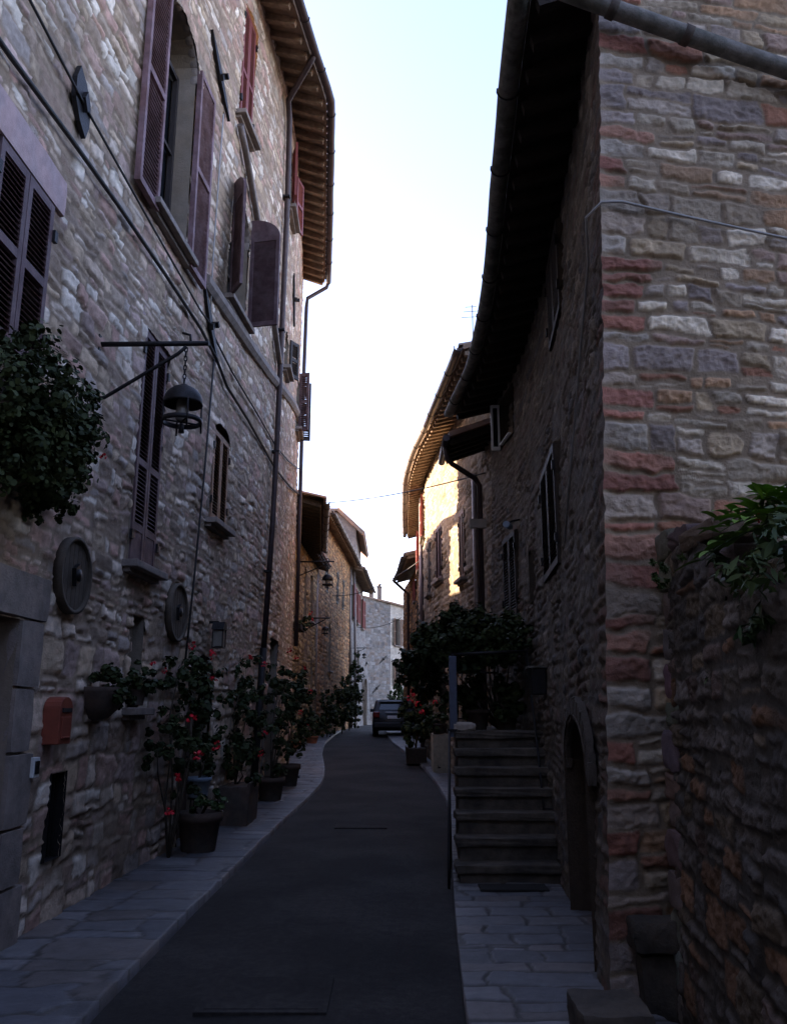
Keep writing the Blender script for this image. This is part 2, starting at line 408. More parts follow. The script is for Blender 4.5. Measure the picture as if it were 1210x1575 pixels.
PAL_LEFT = [(.52, .395, .29), (.64, .52, .405), (.49, .31, .24), (.42, .35, .295), (.53, .40, .275), (.44, .32, .265), (.74, .64, .52), (.34, .255, .19), (.51, .345, .27)]
PAL_RED = [(.33, .16, .10), (.40, .325, .255), (.47, .355, .225), (.34, .235, .18), (.68, .575, .43), (.31, .25, .215), (.41, .25, .145), (.45, .37, .27), (.58, .49, .365), (.36, .285, .20)]
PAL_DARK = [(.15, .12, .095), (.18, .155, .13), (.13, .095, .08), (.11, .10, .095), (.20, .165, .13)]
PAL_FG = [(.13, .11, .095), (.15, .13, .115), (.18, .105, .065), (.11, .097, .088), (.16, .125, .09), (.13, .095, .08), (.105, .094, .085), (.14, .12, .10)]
PAL_WARM = [(.42, .21, .085), (.47, .26, .12), (.34, .155, .065), (.40, .235, .11), (.29, .15, .075), (.45, .225, .095)]
PAL_PALE = [(.19, .175, .16), (.24, .22, .20), (.15, .135, .125), (.20, .165, .14), (.17, .13, .105)]

# ------------------------------------------------------------------ ground, road, pavements
def zg(d): return np.interp(d, [-100, 14, 18, 22, 28, 36, 46, 60, 300], [0, 0, .08, .22, .42, .53, .62, .64, .64])
def build_ground():
    x = np.array([-300, -60, -20, -6, -3, 0, 3, 6, 20, 60, 300.]); y = np.array([-300, -60, -20, 0, 8, 14, 16, 18, 20, 22, 25, 28, 32, 36, 41, 46, 53, 60, 120, 300.])
    X, Y = np.meshgrid(x, y); P = np.stack([X, Y, zg(Y) - .06], -1)
    tag(grid_mesh('ground', P, M['earth']), kind='structure')
build_ground()
ROADL = np.array([(-8, -1.75), (3, -1.6), (6.9, -1.63), (9.5, -1.61), (13.3, -1.6), (16.5, -1.5), (18, -1.47), (20, -1.55), (21.6, -1.69), (25.2, -2.05), (30, -2.34), (36.7, -2.46), (44, -2.5), (52, -2.6), (60, -4.2), (64, -6)])
ROADR = np.array([(-8, .2), (3, .33), (4.9, .38), (6, .43), (7.5, .5), (10.8, .7), (13, .85), (15, .92), (18, .9), (21.6, .72), (25.2, .37), (29.3, .0), (33, -.18), (38, -.3), (46, -.5), (54, -1.2), (60, -2.5), (64, -4.5)])
def sm_interp(d, tab):
    o = 0
    for k in (-.8, -.4, 0, .4, .8): o = o + np.interp(d + k, tab[:, 0], tab[:, 1])
    return o / 5
def build_road():
    d = np.linspace(-8, 64, 560); k = np.linspace(0, 1, 15)
    K, D = np.meshgrid(k, d)
    L = sm_interp(D, ROADL) - .03; R = sm_interp(D, ROADR) + .03
    X = L + (R - L) * K
    P = np.stack([X, D, zg(D) + .012 * (fbm(X / .8, D / 1.1, 4) - .5) - .035 + .03 * np.sin(K * math.pi)], -1)
    tag(grid_mesh('road', P, M['asphalt']), kind='structure')
build_road()

# wall lines (t = metres ahead of the camera)
LW = Wall([(t, x, t) for t, x in [(-8, -2.9), (3, -2.7), (6.2, -2.64), (8.3, -2.62), (10.3, -2.55), (13, -2.42), (16, -2.35), (19.7, -2.34)]],
          [(t, x, t) for t, x in [(-8, -3.2), (3, -2.8), (6.2, -2.62), (8.3, -2.38), (11, -2.08), (12.9, -1.88), (14.5, -1.90), (16.25, -2.01), (19.7, -2.33)]], 12.4, 1, .6)
RBASE = [(5.0, 1.17), (6.5, 1.36), (9, 1.60), (12, 1.72), (14.1, 1.55)]
RW = Wall([(t, x, t) for t, x in RBASE], [(t, x + .31 - .012 * (t - 5), t) for t, x in RBASE], 6.8, -1, .5)
R2P = [(13.2, 1.98), (15, 1.84), (18.7, 1.49), (21, 1.15), (23.6, .94), (28, .95), (32, 1.0)]
R2W = Wall([(t, x, t) for t, x in R2P], [(t, x, t) for t, x in R2P], 8.2, -1, .6)

def pavement(name, dl, dr, left, right, dd, du, seed, lift=.035, ang=None, **kw):
    d = np.arange(dl, dr, dd); wmax = float(np.max(right(d) - left(d))); nu = int(wmax / du) + 2
    k = np.linspace(0, 1, nu); K, D = np.meshgrid(k, d)
    L = left(D); R = right(D); X = L + (R - L) * K
    h, c = masonry(X, D, seed, pal=[(.105, .105, .112), (.125, .12, .122), (.09, .09, .098), (.11, .096, .09), (.088, .086, .09)], mortar=(.042, .037, .032), **kw)
    h = np.minimum(h, .022) * .55
    edge = np.clip(np.minimum(K * (R - L), 9) / .001, 0, 1)
    P = np.stack([X, D, zg(D) + lift + h + .02 * (fbm(X / .9, D / .9, seed + 3) - .5)], -1)
    # vertical kerb face down to the road on the street side
    side = 'r' if left is not None and ang == 'r' else 'l'
    if side == 'r':
        e = P[:, -1:].copy(); e[..., 2] -= .16; P = np.concatenate([P, e], 1); c = np.concatenate([c, c[:, -1:]], 1)
    else:
        e = P[:, :1].copy(); e[..., 2] -= .16; P = np.concatenate([e, P], 1); c = np.concatenate([c[:, :1], c], 1)
    tag(grid_mesh(name, P, M['flag'], None, c), kind='structure')
LB = lambda d: np.where(d < 19.75, LW.P(np.minimum(d, 19.7), 0)[..., 0] - .12, np.interp(d, [19.75, 20.5, 22, 33, 46, 58], [-5.2, -5.2, -3.4, -3.2, -2.7, -2.3]) - .1)
pavement('pavement', -2, 19.72, LB, lambda d: sm_interp(d, ROADL), .022, .03, 61, ang='r', row=(.26, .6), wid=(.4, .95), warp=.06, gap=.010, depth=.02, split=.12, rough=.006, tone=.22, recess=.5)
pavement('pavement', 19.72, 58, LB, lambda d: sm_interp(d, ROADL), .06, .05, 62, ang='r', row=(.26, .6), wid=(.4, .95), warp=.06, gap=.012, depth=.02, split=.12, rough=.006, tone=.22, recess=.5)
RBX = lambda d: np.interp(d, [1, 4.4, 5.0, 6.5, 9, 12, 14, 15, 18.7, 21, 23.6, 32, 42], [1.7, 1.7, 1.3, 1.5, 1.74, 1.86, 1.9, 2.1, 1.65, 1.3, 1.1, 1.15, .8])
pavement('pavement', .5, 15.0, lambda d: sm_interp(d, ROADR), RBX, .016, .016, 63, row=(.15, .30), wid=(.28, .62), warp=.022, gap=.011, depth=.022, split=.08, rough=.007, tone=.2, recess=.3)
pavement('pavement', 15.0, 42, lambda d: sm_interp(d, ROADR), RBX, .06, .05, 64, row=(.18, .36), wid=(.3, .7), warp=.025, gap=.012, depth=.02, split=.1, rough=.006, tone=.2, recess=.5)

# ------------------------------------------------------------------ window kit (built in a wall frame: x along the wall, y out to the street, z up)
def louvre(mb, fr, x0, x1, z0, z1, y, th=.035, stile=.055, rails=(.5,), pitch=.042, solid=0, arch=0, tilt=-.75):
    W = x1 - x0; cx = (x0 + x1) / 2
    mb.box((x0 + stile / 2, y, (z0 + z1) / 2), (stile, th, z1 - z0), fr); mb.box((x1 - stile / 2, y, (z0 + z1) / 2), (stile, th, z1 - z0), fr)
    cuts = [z0 + solid] + [z0 + (z1 - z0) * r for r in rails] + [z1]
    if solid: mb.box((cx, y, z0 + solid / 2), (W - 2 * stile, th * .6, solid), fr)
    rh = .07
    zs = [z0 + solid + (0 if solid else 0)] + [z0 + (z1 - z0) * r for r in rails if z0 + (z1 - z0) * r > z0 + solid + .1] + [z1]
    for i, zz in enumerate(zs):
        cz = zz + rh / 2 if i == 0 else (zz - rh / 2 if i == len(zs) - 1 else zz)
        mb.box((cx, y, cz), (W - 2 * stile, th * .96, rh), fr)
    for a, b in zip(zs[:-1], zs[1:]):
        z = a + rh + pitch * .3
        while z < b - rh:
            mb.slab((cx, y, z), (W - 2 * stile, min(th * 1.25, .044), .007), tilt, fr); z += pitch

def hole(parent, wall, t0, t1, z0, z1, depth=.28, arch=0, back='glass', jamb='plaster'):
    """reveal of an opening plus what closes it; returns frame at the opening's foot centre"""
    tm = (t0 + t1) / 2; fr = wall.fr(tm, z0); W = float(np.linalg.norm(wall.P(t1, z0) - wall.P(t0, z0)))
    n = 10; out = [(-W / 2, 0), (W / 2, 0)]
    hh = z1 - z0
    if arch:
        out += [(W / 2 * math.cos(a), hh + arch * math.sin(a)) for a in np.linspace(0, math.pi, n)]
    else: out += [(W / 2, hh), (-W / 2, hh)]
    mb = MB(); m = len(out)
    vs = [fr.pt(x, .035, z) for x, z in out] + [fr.pt(x * .99, -depth, z) for x, z in out]
    mb.add(vs, [(k, (k + 1) % m, m + (k + 1) % m, m + k) for k in range(m)])
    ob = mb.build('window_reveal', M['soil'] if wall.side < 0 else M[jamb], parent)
    mb = MB(); mb.add([fr.pt(x * 1.02, -depth + .004, z) for x, z in out], [tuple(range(m))])
    return ob, mb, fr, W, out

def window(parent, wall, t0, t1, z0, z1, kind='closed', shut='shutter', sill=True, lintel=None, arch=0, name='window', solid=0, rails=(.5,), lint_h=.28, over=.18):
    ob, back, fr, W, outl = hole(parent, wall, t0, t1, z0, z1, arch=arch, depth=.26 if kind != 'closed' else .12)
    root = back.build(name, M['glass'], parent); ob.parent = root
    hh = z1 - z0
    if sill:
        mb = MB(); mb.box((0, .07, -.045), (W + .22, .20, .07), fr); mb.box((0, .03, -.10), (W + .14, .12, .05), fr)
        mb.build('sill', M['dressed'], root, bevel=.008)
    if lintel:
        mb = MB(); mb.rock((0, .0, hh + lint_h / 2), (W + 2 * over, .12, lint_h), fr, amp=.004, seed=int(t0 * 10), rnd_=.03); mb.build('lintel', M[lintel], root)
    if kind == 'closed':
        for s in (0, 1):
            mb = MB(); a = -W / 2 + .01 if s == 0 else .005; b = -.005 if s == 0 else W / 2 - .01
            louvre(mb, fr, a, b, .01, hh - .01, .035, solid=solid, rails=rails)
            mb.build('shutter', M[shut], root)
        for s in (-1, 1):
            for zz in (.25, hh - .25):
                mb = MB(); mb.box((s * (W / 2 + .015), .06, zz), (.05, .03, .09), fr); mb.build('hinge', M['iron'], root)
    else:
        mb = MB(); y = -.2
        for s in (-1, 1): mb.box((s * (W / 2 - .03), y, hh / 2), (.06, .06, hh), fr)
        mb.box((0, y, hh / 2), (.07, .05, hh), fr); mb.box((0, y, .03), (W, .05, .06), fr); mb.box((0, y, hh - .03), (W, .05, .06), fr); mb.box((0, y, hh * .55), (W, .04, .04), fr)
        mb.build('frame', M['frame'], root)
    return root, fr, W, hh

def leaf_open(root, fr, hx, w_, z0, z1, ang, sgn, shut, th=.04, arch=0, solid=0):
    """one shutter leaf hinged at (hx, .05) swung open by ang from the closed position; sgn: closed leaf reaches in +x (1) or -x (-1)"""
    a = math.radians(ang); d = (sgn * math.cos(a), math.sin(a))
    T = fr.T * d[0] + fr.N * d[1]; N = fr.T * (-d[1]) + fr.N * d[0]
    f2 = Fr(fr.pt(hx, .085, 0), T, N)
    mb = MB()
    if arch:
        louvre(mb, f2, 0, w_, z0, z1 - arch, 0, th=th, solid=solid, rails=(), tilt=1.05, pitch=.034)
        out = [(0, z1 - arch - .05), (w_, z1 - arch - .05)] if True else 0
        pts = [(w_ * .0, z1 - arch), (w_, z1 - arch)] + [(w_ - w_ * (1 - math.cos(t)) , z1 - arch + arch * math.sin(t)) for t in np.linspace(.1, math.pi / 2, 7)]
        if arch > 0: mb.prism(pts, -th / 2, th / 2, f2)
    else:
        louvre(mb, f2, 0, w_, z0, z1, 0, th=th, solid=solid, tilt=.75, pitch=.052)
    return mb.build('shutter', M[shut], root)

def closed_face(parent, wall, t0, t1, z0, z1, material, name='back_wall'):
    pass

def anchor(parent, wall, t, z, length, wid, ang, block=True):
    fr = wall.fr(t, z, .05); a = math.radians(ang); T = fr.T * math.cos(a) + fr.Z * math.sin(a); Z = -fr.T * math.sin(a) + fr.Z * math.cos(a)
    f = Fr(fr.o, T, fr.N, Z); mb = MB(); L = length / 2
    k = [(-.0, -L), (wid * .32, -L * .6), (wid * .5, 0), (wid * .32, L * .6), (0, L), (-wid * .32, L * .6), (-wid * .5, 0), (-wid * .32, -L * .6)]
    mb.prism(k, -.02, .02, f)
    if block:
        mb.prism([(-.15, -.02), (.03, -.03), (.03, .02), (-.13, .05)], .02, .07, f); mb.box((0, .06, 0), (.05, .10, .07), f)
    else: mb.prism([(-.02, -.09), (.05, -.02), (.02, .09), (-.05, .02)], .02, .06, f)
    return mb.build('wall_anchor', M['iron'], parent)

def roof_edge(parent, wall, t0, t1, z, over, drop, raf_n, gutter_r, mats, back=5.0, raf=(.09, .12), side_tiles=True, overfn=None, step=.35, ridge=None):
    """eave over a street wall: boards, rafters, tiles, gutter"""
    ts = np.arange(t0, t1 + 1e-6, step); ts[-1] = t1
    path = [];
    for t in ts:
        P = wall.P(t, z); _, N = wall.TN(t, min(z, wall.zt)); path.append((P, N))
    ov = lambda t: over if overfn is None else overfn(t)
    mb = MB(); rows = []
    slope = drop / over
    for (P, N), t in zip(path, ts):
        o = ov(t); rows.append([(P[0] - N[0] * back, P[1] - N[1] * back, z + back * slope * .8), (P[0], P[1], z), (P[0] + N[0] * o, P[1] + N[1] * o, z - slope * o)])
    vs = [p for r in rows for p in r]; fs = []
    for i in range(len(rows) - 1):
        for k in range(2): fs.append((i * 3 + k, i * 3 + k + 1, (i + 1) * 3 + k + 1, (i + 1) * 3 + k))
    b = len(vs); vs2 = vs + [(x, y, zz + .09) for x, y, zz in vs]
    fs2 = fs + [tuple(b + i for i in f) for f in fs]
    m = len(rows)
    for i in range(m - 1): fs2.append((i * 3 + 2, (i + 1) * 3 + 2, b + (i + 1) * 3 + 2, b + i * 3 + 2)); fs2.append((i * 3, (i + 1) * 3, b + (i + 1) * 3, b + i * 3))
    for i in (0, m - 1):
        for k in range(2): fs2.append((i * 3 + k, i * 3 + k + 1, b + i * 3 + k + 1, b + i * 3 + k))
    mb.add(vs2, fs2); roof = mb.build('roof', M[mats['board']], parent)
    # tiles: barrel rows whose ends show along the eave
    mb = MB()
    nt_ = int((t1 - t0) / .2)
    for i in range(nt_):
        t = t0 + (i + .5) * (t1 - t0) / nt_; P = wall.P(t, z); T, N = wall.TN(t, min(z, wall.zt)); o = ov(t) + .07
        A = Vector((P[0] + N[0] * o, P[1] + N[1] * o, z - slope * o + .10)); B = Vector((P[0] - N[0] * back, P[1] - N[1] * back, z + back * slope * .8 + .10))
        n = 5; r = .085; TT = Vector(T)
        va = [A + TT * (r * math.cos(a)) + Vector((0, 0, r * .8 * math.sin(a))) for a in np.linspace(0, math.pi, n)]
        vb = [B + TT * (r * math.cos(a)) + Vector((0, 0, r * .8 * math.sin(a))) for a in np.linspace(0, math.pi, n)]
        mb.add(va + vb, [(k, k + 1, n + k + 1, n + k) for k in range(n - 1)] + [tuple(range(n))])
    mb.build('tiles', M['tile'], roof)
    for i in range(raf_n):
        t = t0 + .1 + i * (t1 - t0 - .2) / max(1, raf_n - 1); P = wall.P(t, z); T, N = wall.TN(t, min(z, wall.zt)); o = ov(t) - .05
        f = Fr((P[0], P[1], z), T, Vector((N[0], N[1], -slope)).normalized(), Vector((N[0] * slope, N[1] * slope, 1)).normalized())
        mb = MB(); mb.box((0, o / 2 - .02, -raf[1] / 2 - .004), (raf[0], o * 1.0, raf[1]), f)
        mb.prism([(-raf[0] / 2, -raf[1] - .002), (raf[0] / 2, -raf[1] - .002), (raf[0] / 2, -.03), (-raf[0] / 2, -.03)], o - .03, o + .05, f)
        mb.build('rafter', M[mats['rafter']], roof)
    if gutter_r:
        mb = MB(); pr = [(gutter_r * math.cos(a), gutter_r * math.sin(a)) for a in np.linspace(math.pi, 2 * math.pi, 9)]
        pr = pr + [(gutter_r * .88 * math.cos(a), gutter_r * .88 * math.sin(a)) for a in np.linspace(2 * math.pi, math.pi, 9)]
        gp = []
        for (P, N), t in zip(path, ts):
            o = ov(t) + .09; gp.append(((P[0] + N[0] * o, P[1] + N[1] * o, z - slope * ov(t) + .03), N))
        mb.sweep(gp, pr, True, True); g = mb.build('gutter', M[mats['gutter']], parent)
        for j in range(0, len(gp), 3):
            mb = MB()
            P, N = gp[j]; c = [(P[0] + N[0] * gutter_r * 1.06 * math.cos(a), P[1] + N[1] * gutter_r * 1.06 * math.cos(a), P[2] + gutter_r * 1.06 * math.sin(a)) for a in np.linspace(math.pi * .9, 2.1 * math.pi, 10)]
            mb.tube(c, .009, 5)
            mb.build('bracket', M['iron'], g)
        return roof, gp
    return roof, None

def box_shell(name, parent, quad, z0, z1, material):
    """closed body behind a street front: quad = four ground points"""
    mb = MB(); n = len(quad); mb.add([(x, y, z0) for x, y in quad] + [(x, y, z1) for x, y in quad], [tuple(range(n)), tuple(range(n, 2 * n))] + [(k, (k + 1) % n, n + (k + 1) % n, n + k) for k in range(n)])
    return mb.build(name, M[material], parent)

def cable(name, pts, r, material, label, cat='cable', group=None):
    mb = MB(); mb.tube(pts, r, 6); o = mb.build(name, M[material]); return tag(o, label, cat, group)
def on_wall(wall, lst, off=.06): return [tuple(wall.P(t, z) + wall.TN(t, z)[1] * off) for t, z in lst]
def sag(a, b, s, n=16): return [tuple(np.array(a) * (1 - k) + np.array(b) * k - np.array([0, 0, s * 4 * k * (1 - k)])) for k in np.linspace(0, 1, n)]

# ------------------------------------------------------------------ left: the tall stone house
H1 = empty('stone_house', (-6, 8, 0), 'tall rubble stone house on the left with mauve shutters and a timber eave', 'house')
OPL = [(4.95, 5.8, 4.0, 5.36), (7.78, 8.87, 6.7, 9.1, .38), (10.42, 11.05, 9.85, 11.75), (10.55, 11.5, 7.08, 8.40, .32), (7.98, 8.72, 2.99, 5.4), (10.6, 11.35, 3.99, 5.22, .12),
       (8.3, 8.64, 1.62, 2.5), (6.72, 7.03, .48, 1.12), (10.4, 11.5, 0, 1.95, .32), (4.9, 5.92, 0, 2.22), (15.7, 16.8, 0, 2.9), (14.0, 14.7, 10.7, 11.8), (14.9, 15.4, 7.9, 8.55, .12), (18.45, 19.15, 7.9, 9.2)]
kwL = dict(row=(.06, .19), wid=(.11, .40), warp=.045, gap=.012, depth=.031, pal=PAL_LEFT, mortar=(.29, .215, .15), split=.24, rough=.020, tone=.24, big=2.0)
LW.mesh('wall', M['stone'], H1, 4.5, 19.7, -.1, 12.4, .028, .022, OPL, 11, **kwL)
LW.mesh('wall', M['stone'], H1, -8, 4.5, -.1, 12.4, .10, .09, (), 12, **kwL)
box_shell('house_body', H1, [(-12, -16), (-3.6, -16), (-3.4, -8.1), (-12, -8.1)], -.1, 12.35, 'walls_plain')  # unseen body added behind the viewer to close off sky light
box_shell('house_body', H1, [(-12, -8), (-12, 19.69), (-2.40, 19.69), (-2.45, 19.5), (-2.75, 19.3), (-2.62, 16), (-2.75, 13), (-2.95, 10.3), (-3.0, 8), (-3.1, 3), (-3.4, -8)], -.1, 12.35, 'walls_plain')
roof1, gp1 = roof_edge(H1, LW, 4.0, 19.7, 12.4, .70, .22, 46, .07, dict(board='pianella', rafter='timber', gutter='copper'), back=6, overfn=lambda t: float(np.interp(t, [4, 9.5, 10.8, 12.15, 13.1, 14.2, 15.85, 19.7], [.5, .50, .53, .59, .69, .61, .56, .58])))
# moulding that climbs along the wall
mb = MB(); path = []
for t, z in [(9.6, 6.80), (10.2, 6.84), (11, 6.88), (12, 6.93), (13, 7.02), (14, 7.2), (15, 7.42), (16, 7.66), (17, 7.9), (18, 8.12), (19.2, 8.36)]:
    P = LW.P(t, z); N = LW.TN(t, z)[1]; path.append((P, N))
mb.sweep(path, [(-.05, -.09), (.06, -.09), (.11, -.03), (.11, .06), (.05, .10), (-.05, .10)]); mb.build('moulding', M['dressed'], H1)

window(H1, LW, 4.95, 5.8, 4.0, 5.36, lintel='pink', lint_h=.30, over=.16, sill=False)
rt, fr, W, hh = window(H1, LW, 7.78, 8.87, 6.7, 9.1, kind='open', arch=.38)
for s_ in (-1, 1):
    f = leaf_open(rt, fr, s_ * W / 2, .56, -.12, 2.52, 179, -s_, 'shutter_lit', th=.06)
mb = MB()
for k, a in enumerate(np.linspace(.0, math.pi, 13)):
    a0 = a; c = (0 + (W / 2 + .11) * math.cos(a0), .01, 2.4 + (.38 + .11) * math.sin(a0)); f2 = Fr(fr.pt(*c), fr.T * math.cos(a0) + fr.Z * math.sin(a0), fr.N, -fr.T * math.sin(a0) + fr.Z * math.cos(a0))
    mb.rock((0, 0, 0), (.24, .09, .15), f2, n=3, amp=.005, seed=k)
mb.build('arch_stones', M['dressed'], rt)
window(H1, LW, 10.42, 11.05, 9.85, 11.75, shut='shutter_red', rails=(.42,))
rt, fr, W, hh = window(H1, LW, 10.55, 11.5, 7.08, 8.40, kind='open', arch=.32)
leaf_open(rt, fr, -W / 2, .44, -.02, 1.72, 146, 1, 'shutter', arch=.3)
leaf_open(rt, fr, W / 2, .46, -.02, 1.72, 82, -1, 'shutter', arch=.3)
mb = MB()
for k, a in enumerate(np.linspace(.0, math.pi, 11)):
    c = ((W / 2 + .10) * math.cos(a), .01, 1.32 + .42 * math.sin(a)); f2 = Fr(fr.pt(*c), fr.T * math.cos(a) + fr.Z * math.sin(a), fr.N, -fr.T * math.sin(a) + fr.Z * math.cos(a))
    mb.rock((0, 0, 0), (.22, .10, .16), f2, n=3, amp=.005, seed=k)
mb.build('arch_stones', M['dressed'], rt)
window(H1, LW, 7.98, 8.72, 2.99, 5.4, lintel='pink', lint_h=.30, over=.14, solid=.3, rails=(.42,))
window(H1, LW, 10.6, 11.35, 3.99, 5.22, shut='shutter_brown', rails=())
window(H1, LW, 8.3, 8.64, 1.62, 2.5, kind='open')
rt, fr, W, hh = window(H1, LW, 14.0, 14.7, 10.7, 11.8, kind='open')
for s_ in (-1, 1): leaf_open(rt, fr, s_ * W / 2, .36, 0, 1.1, 165, -s_, 'shutter_red')
rt, fr, W, hh = window(H1, LW, 14.9, 15.4, 7.9, 8.55, kind='open', arch=.12)
leaf_open(rt, fr, W / 2, .28, 0, .75, 150, -1, 'shutter_dark')
rt, fr, W, hh = window(H1, LW, 18.45, 19.15, 7.9, 9.2, kind='open')
leaf_open(rt, fr, W / 2, .24, -.1, 1.35, 95, -1, 'shutter_dark'); leaf_open(rt, fr, -W / 2, .24, -.1, 1.3, 110, 1, 'shutter')
# plaster round the little lower window
fr = LW.fr(8.47, 0, .0)
mb = MB(); mb.rock((0, .005, 2.74), (.72, .10, .46), fr, n=6, amp=.008, seed=3, rnd_=.03); mb.rock((-.25, .005, 2.05), (.12, .09, .92), fr, n=6, amp=.008, seed=4, rnd_=.03); mb.build('plaster_patch', M['plaster'], H1)
# doors
def door(parent, wall, t0, t1, z1, arch=0, material='wood_door', depth=.22):
    ob, back, fr, W, out_ = hole(parent, wall, t0, t1, 0, z1, depth=depth, arch=arch)
    d = back.build('door', M[material], parent); ob.parent = d
    mb = MB(); n = 5
    for k in range(n): mb.box((-W / 2 + (k + .5) * W / n, -depth + .02, z1 / 2), (W / n - .012, .03, z1), fr)
    mb.build('planks', M[material], d)
    mb = MB(); mb.tube([fr.pt(W * .3, -depth + .05, 1.0), fr.pt(W * .3, -depth + .09, 1.0), fr.pt(W * .22, -depth + .09, 1.0)], .012, 6); mb.build('handle', M['iron'], d)
    return d, fr, W
d, fr, W = door(H1, LW, 4.9, 5.92, 2.22, material='wood_door_red')
mb = MB(); z = 0
for k, hgt in enumerate([.42, .38, .5, .44, .48]):
    wd_ = (.40, .33, .38, .30, .36)[k]; mb.rock((W / 2 + wd_ / 2, 0, z + hgt / 2), (wd_, .13, hgt - .012), fr, n=5, amp=.006, seed=k, rnd_=.04)
    mb.rock((-W / 2 - wd_ / 2, 0, z + hgt / 2), (wd_, .13, hgt - .012), fr, n=5, amp=.006, seed=k + 9, rnd_=.04); z += hgt
mb.rock((.05, 0, 2.38), (W + .74, .14, .32), fr, n=6, amp=.006, seed=30, rnd_=.04); mb.build('door_surround', M['dressed'], d)
d, fr, W = door(H1, LW, 10.4, 11.5, 1.95, arch=.32)
mb = MB()
for k, a in enumerate(np.linspace(.0, math.pi, 11)):
    c = ((W / 2 + .10) * math.cos(a), .0, 1.95 + .42 * math.sin(a)); f2 = Fr(fr.pt(*c), fr.T * math.cos(a) + fr.Z * math.sin(a), fr.N, -fr.T * math.sin(a) + fr.Z * math.cos(a))
    mb.rock((0, 0, 0), (.24, .10, .18), f2, n=3, amp=.006, seed=k)
mb.build('arch_stones', M['dressed'], d)
d, fr, W = door(H1, LW, 15.7, 16.8, 2.9)
mb = MB()
for s_ in (-1, 1): mb.rock((s_ * (W / 2 + .13), 0, 1.45), (.26, .12, 2.9), fr, n=8, amp=.006, seed=5 + s_, rnd_=.02)
mb.rock((0, 0, 3.02), (W + .6, .14, .26), fr, n=6, amp=.006, seed=8, rnd_=.03); mb.build('door_surround', M['dressed'], d)
ob, back, fr, W, out_ = hole(H1, LW, 6.72, 7.03, .48, 1.12, depth=.06, jamb='iron')
hd = back.build('cellar_hatch', M['glass'], H1); ob.parent = hd
mb = MB()
for k in range(5): mb.box((-W / 2 + (k + .5) * W / 5, -.03, .32), (.012, .012, .62), fr)
mb.build('grille', M['iron'], hd)
# iron tie anchors
anchor(H1, LW, 6.05, 6.49, .58, .30, 19, False)
anchor(H1, LW, 9.52, 9.68, 1.10, .14, 52)
anchor(H1, LW, 9.95, 6.36, 1.0, .14, 43)
anchor(H1, LW, 15.7, 9.66, 1.05, .14, 24)
# downpipes
mb = MB(); g0 = gp1[int((12.2 - 4) / .35)][0]
mb.tube([tuple(g0), (g0[0] - .12, g0[1] + .12, g0[2] - .14)] + [tuple(p) for p in on_wall(LW, [(12.75, 11.95), (12.95, 11.7), (13.3, 10.5), (13.8, 8.2), (14.2, 6.2), (14.4, 4.8), (14.42, 2.6)], .10)], .05, 10)
mb.build('downpipe', M['copper'], H1)
mb = MB(); mb.tube(on_wall(LW, [(14.42, 2.6), (14.4, .05)], .10), .062, 10); mb.build('downpipe', M['iron'], H1)
mb = MB(); g1 = gp1[-1][0]
mb.tube([tuple(g1), (g1[0] - .05, g1[1] + .02, g1[2] - .14), (-2.18, 19.68, 11.75), (-2.2, 19.66, 11.5)] + [tuple(p) for p in on_wall(LW, [(19.64, 9), (19.62, 6), (19.6, 3.0)], .10)], .05, 10); mb.build('downpipe', M['copper'], H1)
mb = MB(); mb.tube(on_wall(LW, [(10.35, 9.6), (10.7, 9.42), (12.6, 8.2), (13.7, 7.62), (14.0, 7.5)], .09), .05, 8); mb.build('branch_pipe', M['galv'], H1)
for t, z in [(13.3, 10.4), (13.8, 8.1), (14.25, 6.0), (14.4, 3.9)]:
    f = LW.fr(t, z, .09); mb = MB(); mb.box((0, 0, 0), (.15, .13, .03), f); mb.build('pipe_clip', M['iron'], H1)

